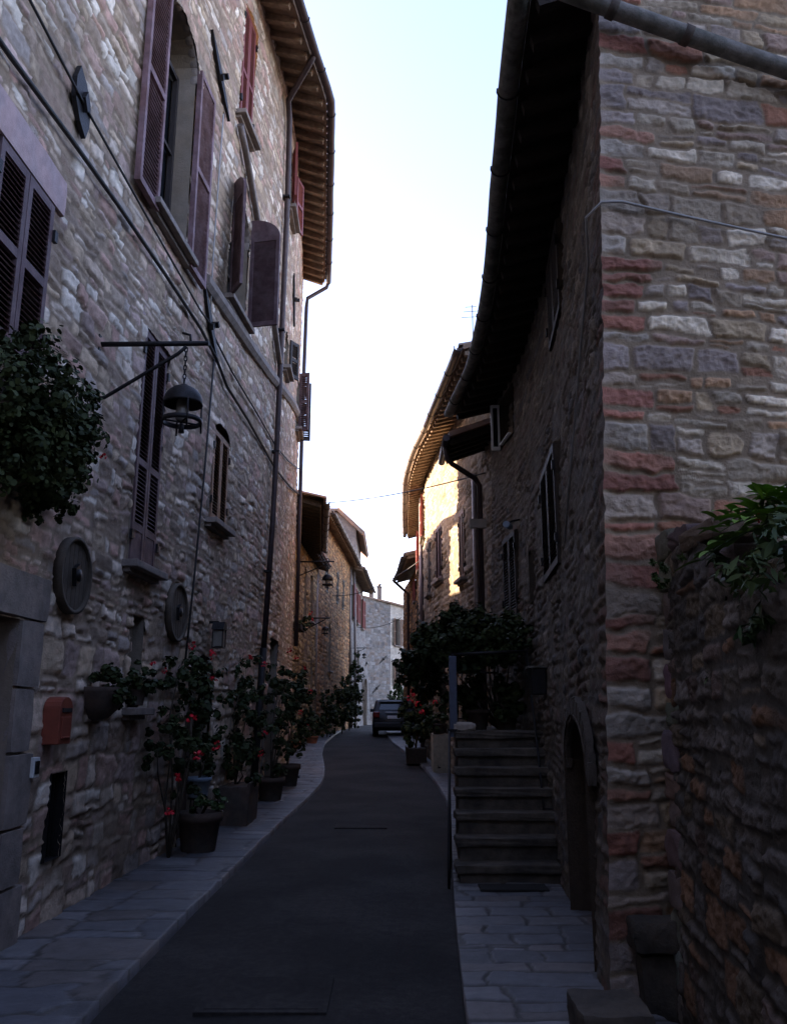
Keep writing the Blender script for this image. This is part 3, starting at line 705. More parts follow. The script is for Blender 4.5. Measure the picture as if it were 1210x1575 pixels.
# ------------------------------------------------------------------ things fixed to the left house
lampn = [0]
def street_lamp(loc, arm, label, sc=1.0, hang=None, face=1):
    L = empty('street_lamp', loc, label, 'street lamp', 'wrought iron lamps on wall brackets')
    f = Fr(loc, (face * sc, 0, 0), (0, sc, 0), (0, 0, sc)); arm /= sc
    mb = MB(); mb.tube([(-.03, 0, 0), (arm, 0, .01)], .024, 8, f); mb.box((0, 0, 0), (.03, .09, .16), f); mb.tube([(arm - .16, 0, .01), (arm - .17, 0, .09), (arm - .24, 0, .11)], .012, 6, f); mb.build('arm', M['iron'], L)
    mb = MB(); mb.tube([(-.02, 0, -.5), (.08, 0, -.5), (arm - .27, 0, -.09), (arm - .2, 0, -.02)], .017, 8, f); mb.build('brace', M['iron'], L)
    hx = arm - .2; mb = MB()
    for k in range(8):
        z = -.05 - k * .042; a = (k % 2) * math.pi / 2; c = [(hx + .013 * math.cos(q) * math.cos(a), .013 * math.cos(q) * math.sin(a), z + .027 * math.sin(q)) for q in np.linspace(0, 2 * math.pi, 9)]
        mb.tube(c, .0055, 5, f)
    mb.build('chain', M['iron'], L)
    zt = -.38; mb = MB()
    mb.lathe([(0, zt), (.03, zt), (.045, zt - .02)] + [(.168 * math.sin(a), zt - .165 + .155 * math.cos(a)) for a in np.linspace(.3, math.pi / 2, 8)] + [(.172, zt - .185), (.165, zt - .185), (.155, zt - .155), (.1, zt - .06), (0, zt - .03)], (hx, 0, 0), 24, f); mb.build('lamp_shade', M['iron'], L)
    mb = MB()
    for k in range(4):
        a = k * math.pi / 2 + .5; mb.tube([(hx + .165 * math.cos(a), .165 * math.sin(a), zt - .17), (hx + .17 * math.cos(a), .17 * math.sin(a), zt - .42)], .008, 6, f)
    mb.tube([(hx, 0, zt - .36), (hx, 0, zt - .44)], [.016, .026], 8, f)
    for k in range(2):
        a = k * math.pi / 2 + .5; mb.tube([(hx + .165 * math.cos(a), .165 * math.sin(a), zt - .345), (hx - .165 * math.cos(a), -.165 * math.sin(a), zt - .345)], .008, 6, f)
    mb.build('cage', M['iron'], L)
    mb = MB(); mb.lathe([(.155, -.02), (.172, -.02), (.172, .02), (.155, .02), (.155, -.02)], (hx, 0, zt - .335), 24, f); mb.build('ring', M['iron'], L)
    mb = MB(); mb.lathe([(.045, zt - .14), (.055, zt - .18), (.058, zt - .30), (.05, zt - .335), (0, zt - .34)], (hx, 0, 0), 16, f); mb.build('lamp_glass', M['lampglass'], L)
    return L
street_lamp((-2.60, 6.95, 4.74), .97, 'nearest domed iron lamp, hanging by a chain beside tall louvred shutters on the left')

def plaque(t, z, r, label):
    P = empty('round_plaque', tuple(LW.P(t, z)), label, 'plaque', 'round wooden plaques on the left house'); f = LW.fr(t, z, .03); f2 = Fr(f.o, f.T, f.Z, f.N)
    mb = MB(); n = 30
    for k in range(-3, 4):
        xa, xb = k * r * 2 / 7 - r / 7, k * r * 2 / 7 + r / 7
        pts = [(x, math.sqrt(max(r * r * .9 - x * x, 0)) + .001) for x in np.linspace(xa * .94 + .003, xb * .94 - .003, 5)]
        mb.prism(pts + [(x, -zv) for x, zv in pts[::-1]], 0, .035, f)
    mb.build('board', M['wood_disc'], P)
    mb = MB(); mb.lathe([(r * .93, -.01), (r * 1.03, -.01), (r * 1.03, .06), (r * .93, .06), (r * .93, -.01)], (0, 0, 0), 40, f2); mb.build('rim', M['wood_disc'], P)
    mb = MB(); mb.prism([(-.03, -.09), (.05, -.03), (.02, .1), (-.06, .05)], .035, .07, f); mb.lathe([(0, .04), (.05, .04), (.05, .08), (0, .09)], (0, 0, 0), 12, f2); mb.build('boss', M['iron'], P)
plaque(6.72, 2.64, .30, 'round weathered wooden plaque on the left wall between the near door and the narrow window')
plaque(9.58, 2.66, .32, 'round dark plaque on the left wall above the red geraniums')

f = LW.fr(6.60, 1.34, .02); mbx = empty('mailbox', tuple(LW.P(6.6, 1.34)), 'red arched metal letterbox fixed to the left wall beside the stone door jamb', 'mailbox')
mb = MB(); mb.prism([(-.12, 0), (.12, 0), (.12, .26)] + [(.12 * math.cos(a), .26 + .09 * math.sin(a)) for a in np.linspace(.2, math.pi - .2, 8)] + [(-.12, .26)], 0, .13, f); mb.build('box', M['mail'], mbx, bevel=.006)
mb = MB(); mb.box((0, .135, .25), (.17, .012, .03), f); mb.build('slot', M['frame'], mbx)
mb = MB(); mb.box((0, .135, .12), (.17, .010, .16), f); mb.box((0, .142, .05), (.13, .012, .012), f); mb.build('door', M['mail'], mbx, bevel=.003)
f = LW.fr(6.31, 1.12, .07); em = empty('meter_box', tuple(LW.P(6.31, 1.12)), 'small pale framed meter box set in the door jamb on the left', 'meter box')
mb = MB(); mb.box((0, 0, .07), (.10, .03, .14), f); mb.build('frame', M['white_pot'], em, bevel=.004)
mb = MB(); mb.box((0, .018, .07), (.06, .012, .09), f); mb.build('glass', M['glass'], em)
f = LW.fr(11.1, 2.36, .02); wl = empty('wall_lantern', tuple(LW.P(11.1, 2.36)), 'small square iron wall lantern above the arched door on the left', 'lantern')
mb = MB(); mb.box((0, .06, .34), (.03, .14, .03), f); mb.prism([(-.1, .24), (.1, .24), (.04, .34), (-.04, .34)], .06, .22, f)
for sx in (-1, 1):
    for sy in (0, 1): mb.box((sx * .075, .075 + sy * .13, .13), (.012, .012, .24), f)
mb.box((0, .14, .015), (.15, .15, .015), f); mb.build('frame', M['iron'], wl)
mb = MB(); mb.box((0, .14, .13), (.12, .12, .2), f); mb.build('lamp_glass', M['lampglass'], wl)

# cables along and across
cable('cable', on_wall(LW, [(4.2, 5.88), (4.9, 5.93), (5.9, 6.03), (6.9, 6.09), (8.2, 6.12), (9.5, 6.11), (10.2, 6.03), (10.8, 5.86), (12, 5.8), (14.4, 5.75), (17, 6.1), (19.6, 6.6)], .07), .022, 'cable', 'thick twisted black cable running along the left wall past the lower shutters', group='cables along the left wall')
cable('cable', on_wall(LW, [(4.0, 6.62), (5.06, 6.53), (6.1, 6.46), (7.8, 6.38), (9.46, 6.3), (9.9, 6.33)], .08), .013, 'cable', 'thin black cable on the left wall crossing the diamond shaped iron anchor', group='cables along the left wall')
cable('cable', on_wall(LW, [(10.0, 6.28), (11, 6.16), (12.5, 6.1), (14.4, 6.15), (16.5, 6.5), (19.5, 7.2)], .06), .014, 'cable', 'black cable under the stone moulding beyond the near lamp on the left wall', group='cables along the left wall')
cable('cable', on_wall(LW, [(9.75, 9.3), (9.78, 8.2), (9.82, 7.2), (9.9, 6.45)], .05), .010, 'cable_grey', 'thin grey cable hanging straight down the left wall between open shutters and arched window')
cable('cable', on_wall(LW, [(10.2, 6.0), (10.2, 4.5), (10.15, 3.2), (10.05, 1.9)], .05), .013, 'cable', 'dark conduit dropping down the left wall from the lamp anchor to the flowers')

# ------------------------------------------------------------------ leaves
def leaves(name, material, parent, clusters, n, size, seed, shape='round', droop=0.0, anchor_=None):
    r = np.random.RandomState(seed)
    cl = np.array([c[:3] for c in clusters], float); rad = np.array([c[3] for c in clusters], float)
    wgt = rad ** 2; wgt = wgt / wgt.sum()
    # sub clumps inside every cluster, so the outline is uneven and light falls through
    ns = max(8, n // 26); k = r.choice(len(cl), ns, p=wgt)
    d = r.normal(size=(ns, 3)); d /= np.linalg.norm(d, axis=1)[:, None]
    sub = cl[k] + d * (rad[k] * r.uniform(.25, 1.05, ns) ** .6)[:, None]; sr = rad[k] * r.uniform(.15, .34, ns)
    i = r.randint(0, ns, n); d2 = r.normal(size=(n, 3)); d2 /= np.linalg.norm(d2, axis=1)[:, None]
    pos = sub[i] + d2 * (sr[i] * r.uniform(.3, 1, n))[:, None]
    nrm = d2 * .8 + (sub[i] - cl[k[i]]) * .6 + np.array([0, 0, .5]) + r.normal(size=(n, 3)) * .35
    nrm /= np.linalg.norm(nrm, axis=1)[:, None]
    a = r.normal(size=(n, 3)); tx = np.cross(nrm, a); tx /= np.linalg.norm(tx, axis=1)[:, None]; ty = np.cross(nrm, tx)
    s = size * r.uniform(.55, 1.25, n)
    if shape == 'round': o = np.array([(0, -.5, 0), (.42, -.30, .06), (.5, .12, .08), (.25, .48, .03), (-.25, .48, .03), (-.5, .12, .08), (-.42, -.30, .06)])
    elif shape == 'petal': o = np.array([(0, -.5, 0), (.45, -.1, .15), (.3, .45, .05), (-.3, .45, .05), (-.45, -.1, .15)])
    else: o = np.array([(0, -.8, 0), (.20, -.3, .03), (.22, .2, .02), (0, .9, -.12), (-.22, .2, .02), (-.20, -.3, .03)])
    m = len(o)
    V = pos[:, None, :] + s[:, None, None] * (o[None, :, 0:1] * tx[:, None] + o[None, :, 1:2] * ty[:, None] + o[None, :, 2:3] * nrm[:, None])
    org = np.array(worg(parent)) if parent is not None else 0
    V = (V - org).reshape(-1, 3).astype(np.float32)
    me = bpy.data.meshes.new(name); me.vertices.add(len(V)); me.vertices.foreach_set('co', V.ravel())
    me.loops.add(n * m); me.loops.foreach_set('vertex_index', np.arange(n * m, dtype=np.int32))
    me.polygons.add(n); me.polygons.foreach_set('loop_start', np.arange(0, n * m, m, dtype=np.int32)); me.polygons.foreach_set('loop_total', np.full(n, m, np.int32))
    me.update(calc_edges=True); me.materials.append(material)
    return link(name, me, parent)

def blooms(parent, pts, r_, seed):
    for k, p in enumerate(pts): leaves('flower', M['petal'], parent, [(*p, r_)], 26, r_ * .62, seed + k, 'petal')

def stems(parent, base, tips, r0=.012, material='bark', name='stem'):
    mb = MB()
    for k, tp in enumerate(tips):
        b = Vector(base); t = Vector(tp); m1 = b.lerp(t, .4) + Vector((rnd.uniform(-.06, .06), rnd.uniform(-.06, .06), .05)); m2 = b.lerp(t, .75) + Vector((rnd.uniform(-.08, .08), rnd.uniform(-.08, .08), .04))
        mb.tube([b, m1, m2, t], [r0, r0 * .8, r0 * .6, r0 * .3], 5)
    mb.build(name, M[material], parent)

def round_pot(parent, c, r, h, material='terracotta', name='pot'):
    mb = MB(); mb.lathe([(0, 0), (r * .72, 0), (r * .74, .01), (r * .93, h * .78), (r * 1.04, h * .79), (r * 1.05, h), (r * .93, h), (r * .9, h * .9), (0, h * .88)], c, 22); mb.build(name, M[material], parent)

def plant(name, loc, label, cat, clusters, n, size, seed, flowers=(), fr_=.05, material='leaf_dark', pot=None, shape='round', group=None, stem=True):
    g = zg(loc[1]) if loc[2] is None else loc[2]
    P = empty(name, (loc[0], loc[1], float(g)), label, cat, group)
    z0 = float(g)
    if pot:
        kind = pot[0]
        if kind == 'round': round_pot(P, (loc[0], loc[1], z0), pot[1], pot[2], pot[3])
        else:
            mb = MB(); a, b, hh = pot[1]; mb.prism([(-a / 2 * .92, 0), (a / 2 * .92, 0), (a / 2, hh), (a / 2 - .03, hh), (a / 2 - .04, hh - .05), (-a / 2 + .04, hh - .05), (-a / 2 + .03, hh), (-a / 2, hh)], -b / 2, b / 2, Fr((loc[0], loc[1], z0), (1, 0, 0), (0, 1, 0))); mb.build('pot', M[pot[2]], P, bevel=.01)
    leaves('leaves', M[material], P, clusters, n, size, seed, shape)
    if stem:
        b = (loc[0], loc[1], z0 + (pot[2] * .85 if pot and pot[0] == 'round' else (pot[1][2] * .85 if pot else 0)))
        stems(P, b, [c[:3] for c in clusters], .014)
    if flowers: blooms(P, flowers, fr_, seed + 1)
    return P

# hanging geranium under the near shutters
P = plant('hanging_geranium', (-2.50, 5.55, 3.55), 'big dark geranium bush spilling from a window box at the upper left', 'plant',
          [(-2.42, 4.9, 3.62, .40), (-2.40, 5.3, 3.62, .40), (-2.40, 5.65, 3.52, .36), (-2.44, 5.9, 3.40, .28), (-2.40, 5.45, 3.30, .34), (-2.46, 6.0, 3.14, .20), (-2.45, 5.1, 3.25, .35), (-2.46, 5.85, 3.05, .18)], 15000, .036, 71,
          [(-2.22, 6.2, 3.48)], .03, pot=None, stem=False)
mb = MB(); f = LW.fr(5.4, 3.52, .14); mb.prism([(-.5, -.12), (.5, -.12), (.55, .08), (-.55, .08)], -.1, .1, f); mb.build('window_box', M['clay_old'], P)

plant('wall_basket', (-2.47, 7.46, 1.5), 'bushy plant in a half round clay wall basket beside the narrow window on the left', 'plant', [(-2.42, 7.3, 1.80, .17), (-2.38, 7.55, 1.78, .18), (-2.40, 7.75, 1.72, .14)], 700, .05, 72, stem=False)
bk = bpy.data.objects['wall_basket']; mb = MB(); f = LW.fr(7.46, 1.5, .04); n = 14
rings = [(.02, 0), (.12, .02), (.21, .11), (.26, .24), (.27, .28)]; vs = []
for r_, z in rings:
    for k in range(n): a = math.pi * k / (n - 1); vs.append(f.pt(r_ * math.cos(a), r_ * math.sin(a), z))
mb.add(vs, [(i * n + k, i * n + k + 1, (i + 1) * n + k + 1, (i + 1) * n + k) for i in range(4) for k in range(n - 1)] + [tuple(4 * n + k for k in range(n))], True); mb.build('basket', M['clay_old'], bk)
plant('window_pot_plant', (-2.52, 8.47, 1.63), 'small clay pot with red geranium flowers on the sill of the narrow left window', 'plant', [(-2.46, 8.4, 1.93, .13), (-2.42, 8.6, 1.88, .14), (-2.40, 8.75, 1.8, .12)], 500, .045, 73, [(-2.32, 8.3, 2.02), (-2.3, 8.62, 1.96)], .035, pot=('round', .10, .2, 'clay_old'))
plant('climbing_geranium', (-2.42, 9.7, None), 'tall climbing geranium with scattered red blooms below the dark round plaque', 'plant',
      [(-2.35, 9.4, 1.95, .25), (-2.25, 9.8, 1.9, .30), (-2.22, 9.6, 1.5, .32), (-2.3, 9.1, 1.35, .25), (-2.15, 9.95, 1.55, .28), (-2.25, 9.75, 1.1, .28), (-2.38, 8.85, 1.2, .2), (-2.3, 10.1, 2.0, .22), (-2.3, 9.6, .7, .2)], 2500, .052, 74,
      [(-2.2, 9.3, 2.25), (-2.1, 9.85, 2.20), (-2.05, 9.8, 1.92), (-2.1, 9.1, 1.5), (-1.95, 9.6, 1.20), (-2.0, 8.95, 1.15), (-2.15, 8.9, .93), (-2.2, 8.75, .62)], .055)
plant('potted_plant', (-2.20, 10.15, None), 'large round clay pot with fresh low leaves in front of the blue pot', 'plant', [(-2.12, 10.1, .56, .13), (-2.0, 10.15, .58, .12), (-2.25, 10.1, .52, .12)], 420, .055, 75, material='leaf', pot=('round', .25, .46, 'clay_old'))
stand = empty('plant_stand', (-2.32, 10.55, 0), 'thin legged iron stand under the blue grey pot against the left wall', 'stand')
mb = MB()
for k in range(4):
    a = k * math.pi / 2 + .7; mb.tube([(-2.32 + .13 * math.cos(a), 10.55 + .13 * math.sin(a), .03), (-2.32 + .09 * math.cos(a), 10.55 + .09 * math.sin(a), .56)], .009, 6)
mb.build('legs', M['iron'], stand); mb = MB(); mb.lathe([(0, .555), (.12, .555), (.12, .575), (0, .575)], (-2.32, 10.55, 0), 18); mb.build('top', M['iron'], stand)
plant('potted_plant', (-2.32, 10.55, .577), 'blue grey glazed pot with a dark plant, raised on an iron stand', 'plant', [(-2.3, 10.5, .98, .2), (-2.22, 10.6, 1.15, .22), (-2.3, 10.7, 1.3, .2)], 700, .06, 76, pot=('round', .145, .23, 'blue_pot'))
plant('planter_shrub', (-2.26, 12.65, None), 'dense dark shrub with two red blooms in a tall square planter on the left pavement', 'plant',
      [(-2.22, 12.5, 1.0, .36), (-2.2, 12.8, 1.35, .4), (-2.25, 12.6, 1.8, .36), (-2.15, 13.0, 1.7, .34), (-2.25, 12.9, 2.15, .28), (-2.1, 12.6, .75, .25)], 2300, .058, 77, [(-1.85, 12.6, 1.25), (-1.88, 12.4, .98), (-2.0, 13.2, 2.28), (-2.1, 12.7, 2.35)], .05, pot=('box', (.56, .85, .6), 'clay_old'))
plant('potted_plant', (-2.12, 15.3, None), 'loose leafy plant with red blooms beside the far doorway of the tall left house', 'plant',
      [(-2.1, 15.2, 1.3, .35), (-2.0, 15.6, 1.7, .38), (-1.95, 15.9, 2.1, .33), (-2.1, 15.0, 2.2, .28), (-2.05, 15.4, .8, .3), (-1.9, 16.3, 1.9, .3)], 1900, .062, 78, [(-1.85, 15.1, 2.6), (-1.7, 15.8, 1.55), (-1.65, 16.2, 2.35), (-1.75, 15.4, 2.5)], .05, pot=('round', .24, .42, 'clay_old'))
plant('potted_plant', (-2.12, 17.6, None), 'leafy shrub in a clay pot at the far corner of the tall left house', 'plant', [(-2.08, 17.5, 1.0, .38), (-1.98, 17.9, 1.5, .40), (-2.0, 17.4, 1.9, .33), (-1.9, 18.1, 2.1, .3)], 1500, .07, 79, [(-1.7, 17.6, 1.95), (-1.75, 17.9, 1.3)], .05, pot=('round', .26, .45, 'clay_old'))
plant('potted_plant', (-2.95, 26.5, None), 'small geranium in a bright terracotta pot at the mouth of the yellow house', 'plant', [(-2.9, 26.4, float(zg(26.5)) + .5, .25), (-2.8, 26.6, float(zg(26.5)) + .75, .22)], 600, .07, 80, [(-2.7, 26.2, float(zg(26.5)) + .85)], .06, pot=('round', .18, .28, 'terracotta'))
plant('potted_plant', (-2.75, 29.5, None), 'low bush in a terracotta trough on the pavement by the yellow house', 'plant', [(-2.7, 29.4, float(zg(29.5)) + .5, .3), (-2.6, 29.7, float(zg(29.5)) + .7, .28), (-2.75, 29.9, float(zg(29.5)) + .9, .3)], 900, .08, 81, pot=('round', .22, .26, 'terracotta'))

# ------------------------------------------------------------------ far left houses
YL = [(20.9, -3.1), (28, -3.12), (33, -3.0)]
YW = Wall([(t, x, t) for t, x in YL], [(t, x, t) for t, x in YL], 7.1, 1, .3)
H2 = empty('yellow_house', (-6, 27, 0), 'low ochre house with a deep dark eave just beyond the tall left house', 'house')
kwW = dict(row=(.10, .24), wid=(.18, .55), warp=.05, gap=.022, depth=.07, tone=.36, mortar=(.12, .075, .045), split=.2, rough=.012)
YW.mesh('wall', M['stone'], H2, 20.9, 33, 0, 7.2, .06, .04, [(28.6, 29.3, 2.3, 3.0), (31.2, 31.8, 2.3, 3.2), (30.6, 31.4, 4.7, 6.2, .2), (28.8, 29.5, 4.7, 6.2, .2)], 21, pal=[(.33, .22, .095), (.36, .25, .12), (.30, .20, .09), (.32, .24, .14)], recess=1.6, **kwW)
box_shell('house_body', H2, [(-3.45, 20.95), (-3.35, 33), (-14, 33), (-14, 24.06)], -.1, 7.1, 'walls_plain')
mb = MB(); q = [(-3.12, 20.9), (-14.1, 24.04)]
mb.add([(-3.12, 20.88, -.1), (-14.1, 24.02, -.1), (-14.1, 24.02, 7.1), (-9, 22.6, 8.9), (-3.12, 20.88, 7.1)], [(0, 1, 2, 3, 4)]); mb.build('gable_wall', M['walls_plain'], H2)
mb = MB(); mb.box((-8.1, 21.15, 3.27), (.3, 2.9, 6.6)); mb.build('sun_stop_wall', M['walls_plain'], H2)  # unseen wall added across the gap to cut the sun strip's lower end
window(H2, YW, 28.6, 29.3, 2.3, 3.0, kind='open'); window(H2, YW, 31.2, 31.8, 2.3, 3.2, kind='open'); window(H2, YW, 30.6, 31.4, 4.7, 6.2, arch=.2, kind='open'); window(H2, YW, 28.8, 29.5, 4.7, 6.2, arch=.2, kind='open')
roof_edge(H2, YW, 20.6, 29.0, 7.1, 1.3, .36, 20, .08, dict(board='timber_dark', rafter='timber_dark', gutter='galv'), back=6, overfn=lambda t: 1.35 - .085 * (t - 20.6))
roof_edge(H2, YW, 29.05, 33.0, 7.1, .5, .15, 10, 0, dict(board='timber_dark', rafter='timber_dark', gutter='galv'), back=6)
mb = MB(); mb.tube([(-2.98, 32.6, 7), (-2.96, 32.6, .5)], .07, 8); mb.build('downpipe', M['dressed'], H2)
street_lamp((-3.08, 25.2, 5.92), 1.3, 'second domed iron lamp, silhouetted on a straight arm against the ochre house', .98)
street_lamp((-3.08, 29.6, 4.68), .86, 'third iron lamp, smaller, hanging on a thin arm above the ochre house pavement', .74)
wb = plant('window_plant', (-2.85, 26.0, 4.05), 'red flowers in a box below the eave of the ochre house', 'plant', [(-2.75, 25.6, 4.2, .25), (-2.7, 26.2, 4.15, .25)], 500, .07, 82, [(-2.5, 25.6, 4.42), (-2.48, 26.2, 4.3)], .07, stem=False)
mb = MB(); mb.box((-2.92, 26.0, 4.0), (.3, 1.2, .16)); mb.build('window_box', M['timber_dark'], wb)

OL = [(33, -2.98), (38, -2.75), (42, -2.55), (46, -2.40)]
OW = Wall([(t, x, t) for t, x in OL], [(t, x, t) for t, x in OL], 9.4, 1, .5)
H3 = empty('brick_house', (-6, 39, 0), 'long warm brown stone house behind the iron lamps on the left', 'house')
OW.mesh('wall', M['stone'], H3, 33, 46, 0, 9.45, .08, .05, [(35.2, 36.0, 6.4, 7.9), (39.2, 40, 6.4, 7.9), (41.8, 42.5, 6.4, 7.9), (36.5, 37.3, 3.2, 4.9, .3), (43, 44, .6, 2.7, .3)], 22, pal=PAL_WARM, **kwW)
box_shell('house_body', H3, [(-3.35, 33.02), (-2.9, 45.98), (-13, 46), (-13, 33.02)], -.1, 9.3, 'walls_plain')
for a, b in ((35.2, 36.0), (39.2, 40), (41.8, 42.5)): window(H3, OW, a, b, 6.4, 7.9, shut='shutter_dark', sill=False)
window(H3, OW, 36.5, 37.3, 3.2, 4.9, kind='open', arch=.3); door(H3, OW, 43, 44, 2.7, arch=.3)
roof_edge(H3, OW, 33, 46.1, 9.4, .5, .16, 30, .08, dict(board='timber', rafter='timber', gutter='galv'), back=6)
mb = MB(); mb.tube([(-2.35, 45.8, 9.2), (-2.33, 45.8, 3)], .07, 8); mb.build('downpipe', M['galv'], H3)

WL = [(46, -2.38), (50, -2.28), (56, -2.05)]
WW = Wall([(46, -2.15, 46), (50, -2.0, 50), (53, -1.72, 53), (56, -1.42, 56)], [(t, x, t) for t, x in WL], 9.0, 1, .5)
H4 = empty('white_house', (-6, 51, 0), 'pale stone house with red shutters and a flared foot at the bend', 'house')
WW.mesh('wall', M['stone'], H4, 46, 56, 0, 9.3, .09, .06, [(46.6, 47.5, 6.5, 8.3), (49.6, 50.5, 6.5, 8.3), (53.0, 53.8, 6.5, 8.3), (52.2, 53.6, .6, 2.9, .5), (50, 50.7, 3.6, 4.8, .2)], 23, pal=PAL_PALE, row=(.10, .20), wid=(.2, .5), warp=.03, gap=.012, depth=.025, mortar=(.24, .22, .20), split=.15, rough=.01)
box_shell('house_body', H4, [(-2.8, 46.02), (-2.5, 55.98), (-13, 56), (-13, 46.02)], -.1, 9.2, 'walls_plain')
for a, b in ((46.6, 47.5), (49.6, 50.5), (53.0, 53.8)):
    rt, fr, W, hh = window(H4, WW, a, b, 6.5, 8.3, kind='open')
    for s_ in (-1, 1): leaf_open(rt, fr, s_ * W / 2, .45, 0, 1.8, 168, -s_, 'shutter_red')
window(H4, WW, 50, 50.7, 3.6, 4.8, kind='open', arch=.2); door(H4, WW, 52.2, 53.6, 2.9, arch=.5)
roof_edge(H4, WW, 46.1, 56.3, 9.3, .75, .2, 26, .08, dict(board='timber', rafter='timber', gutter='galv'), back=6)
anchor(H4, WW, 55, 4.4, 1.0, .12, -70)
mb = MB(); mb.tube([(-2.18, 46.4, 9.0), (-2.1, 46.4, 6), (-2.02, 46.4, 1)], .07, 8); mb.build('downpipe', M['galv'], H4)
street_lamp((-2.36, 47.0, 4.85), .9, 'fourth iron lamp, tiny, on the pale house with red shutters', .72)

T5 = empty('tower_house', (-6.5, 52, 0), 'tall pale rear house whose gable rises over the brown roof on the left', 'house')
mb = MB(); mb.add([(x, y, z) for y in (48.6, 56) for x, z in ((-11, 9.3), (-2.2, 9.3), (-2.2, 11.9), (-3.3, 12.9), (-11, 12.9))], [(0, 1, 2, 3, 4), (9, 8, 7, 6, 5), (1, 6, 7, 2), (0, 4, 9, 5)]); mb.build('wall', M['dressed'], T5)
mb = MB(); mb.prism([(-1.75, 11.45), (-3.3, 12.93), (-11.4, 13.0), (-11.4, 13.15), (-3.28, 13.07), (-1.7, 11.57)], 48.3, 56.3); mb.build('roof', M['tile'], T5)
mb = MB()
for k in range(24): mb.tube([(-1.7, 48.4 + k * .33, 11.6), (-3.28, 48.4 + k * .33, 13.09)], .09, 6)
mb.build('tiles', M['tile'], T5)

# house that closes the street
EA = Wall([(-2.6, -2.6, 55.6), (-.22, -.22, 60)], [(-2.6, -2.6, 55.6), (-.22, -.22, 60)], 8.9, 1, .05)
EB = Wall([(60, -.22, 60), (66, 2.6, 66)], [(60, -.22, 60), (66, 2.6, 66)], 8.9, 1, .05)
def fix_side(wl):  # choose the outward side toward the camera
    T, N = wl.TN((wl.t[0] + wl.t[-1]) / 2, 1.0)
    if N[1] > 0: wl.side *= -1
fix_side(EA); fix_side(EB)
H6 = empty('end_house', (0, 62, .6), 'grey stone house closing the far end of the street, two low chimneys on its roof', 'house')
EA.mesh('wall', M['stone'], H6, -2.6, -.22, 0, 9.0, .035, .06, (), 24, pal=PAL_PALE, row=(.12, .24), wid=(.25, .6), warp=.02, gap=.014, depth=.03, mortar=(.18, .16, .14), split=.15)
EB.mesh('wall', M['stone'], H6, 60, 66, 0, 8.9, .07, .06, [(60.6, 61.35, 6.0, 7.9), (60.6, 61.35, 3.2, 5.0)], 25, pal=[(.42, .37, .30), (.39, .34, .28), (.45, .40, .33)], row=(.12, .24), wid=(.25, .6), warp=.02, gap=.012, depth=.012, mortar=(.38, .33, .27), split=.1, recess=2)  # right face gets paler stones, its stronger sky light put into the colour
for z0, z1 in ((6.0, 7.9), (3.2, 5.0)):
    rt, fr, W, hh = window(H6, EB, 60.6, 61.35, z0, z1, kind='open')
    for s_ in (-1, 1): leaf_open(rt, fr, s_ * W / 2, .42, 0, hh, 165, -s_, 'shutter_brown')
box_shell('house_body', H6, [(-2.9, 56.0), (-.3, 60.45), (2.2, 66), (-6, 70), (-9, 58)], 0, 8.85, 'walls_plain')
mb = MB(); mb.add([(-2.9, 55.1, 8.92), (-.12, 59.75, 8.85), (2.95, 65.9, 8.8), (-1, 68, 10.2), (-5, 62, 10.2), (-2.9, 55.1, 9.04), (-.12, 59.7, 8.97), (2.95, 65.9, 8.92)], [(0, 1, 6, 5), (1, 2, 7, 6), (0, 1, 2, 3, 4), (5, 6, 7, 3, 4)]); rf = mb.build('roof', M['tile'], H6)
for cx in (-1.55, -.98):
    mb = MB(); mb.box((cx, 58.9, 9.35), (.30, .5, 1.0)); mb.box((cx, 58.9, 9.88), (.38, .58, .08)); mb.tube([(cx, 58.9, 9.9), (cx, 58.9, 10.15)], .1, 10); mb.build('chimney', M['dressed'], rf)
for (t, z) in ((-.75, 4.9), (-1.2, 2.9)): anchor(H6, EA, t, z, 1.3, .14, -60)
street_lamp((.55, 61.2, 4.5), 1.0, 'farthest tiny lamp on the house closing the street', .8)
plant('hedge', (.25, 55.5, None), 'dark clipped bush standing before the house at the end of the street', 'hedge', [(.15, 55.4, 1.4, .55), (.5, 55.7, 1.4, .55), (.2, 55.4, 2.3, .55), (.5, 55.6, 2.4, .5), (.35, 55.5, 3.0, .4)], 2600, .12, 90)
plant('wall_shrub', (-2.2, 37.5, None), 'dark leafy shrub growing at the foot of the brown house', 'shrub', [(-2.35, 37, 1.2, .5), (-2.2, 37.8, 1.7, .55), (-2.3, 38.5, 2.3, .5), (-2.1, 37.2, 2.3, .4)], 2600, .10, 91)
plant('wall_shrub', (-2.1, 41.5, None), 'tall pointed dark shrub at the corner before the pale house', 'shrub', [(-2.1, 41, 1.3, .6), (-1.95, 41.5, 2.1, .6), (-2.0, 42, 2.9, .55), (-1.85, 42.3, 3.6, .4), (-1.8, 42.3, 4.1, .25)], 3400, .10, 92)
plant('wall_shrub', (-2.5, 33.2, None), 'low dark bush beside the pale downpipe of the brown house', 'shrub', [(-2.6, 33, .95, .4), (-2.45, 33.5, 1.3, .4), (-2.6, 33.6, 1.9, .35)], 1600, .09, 93)

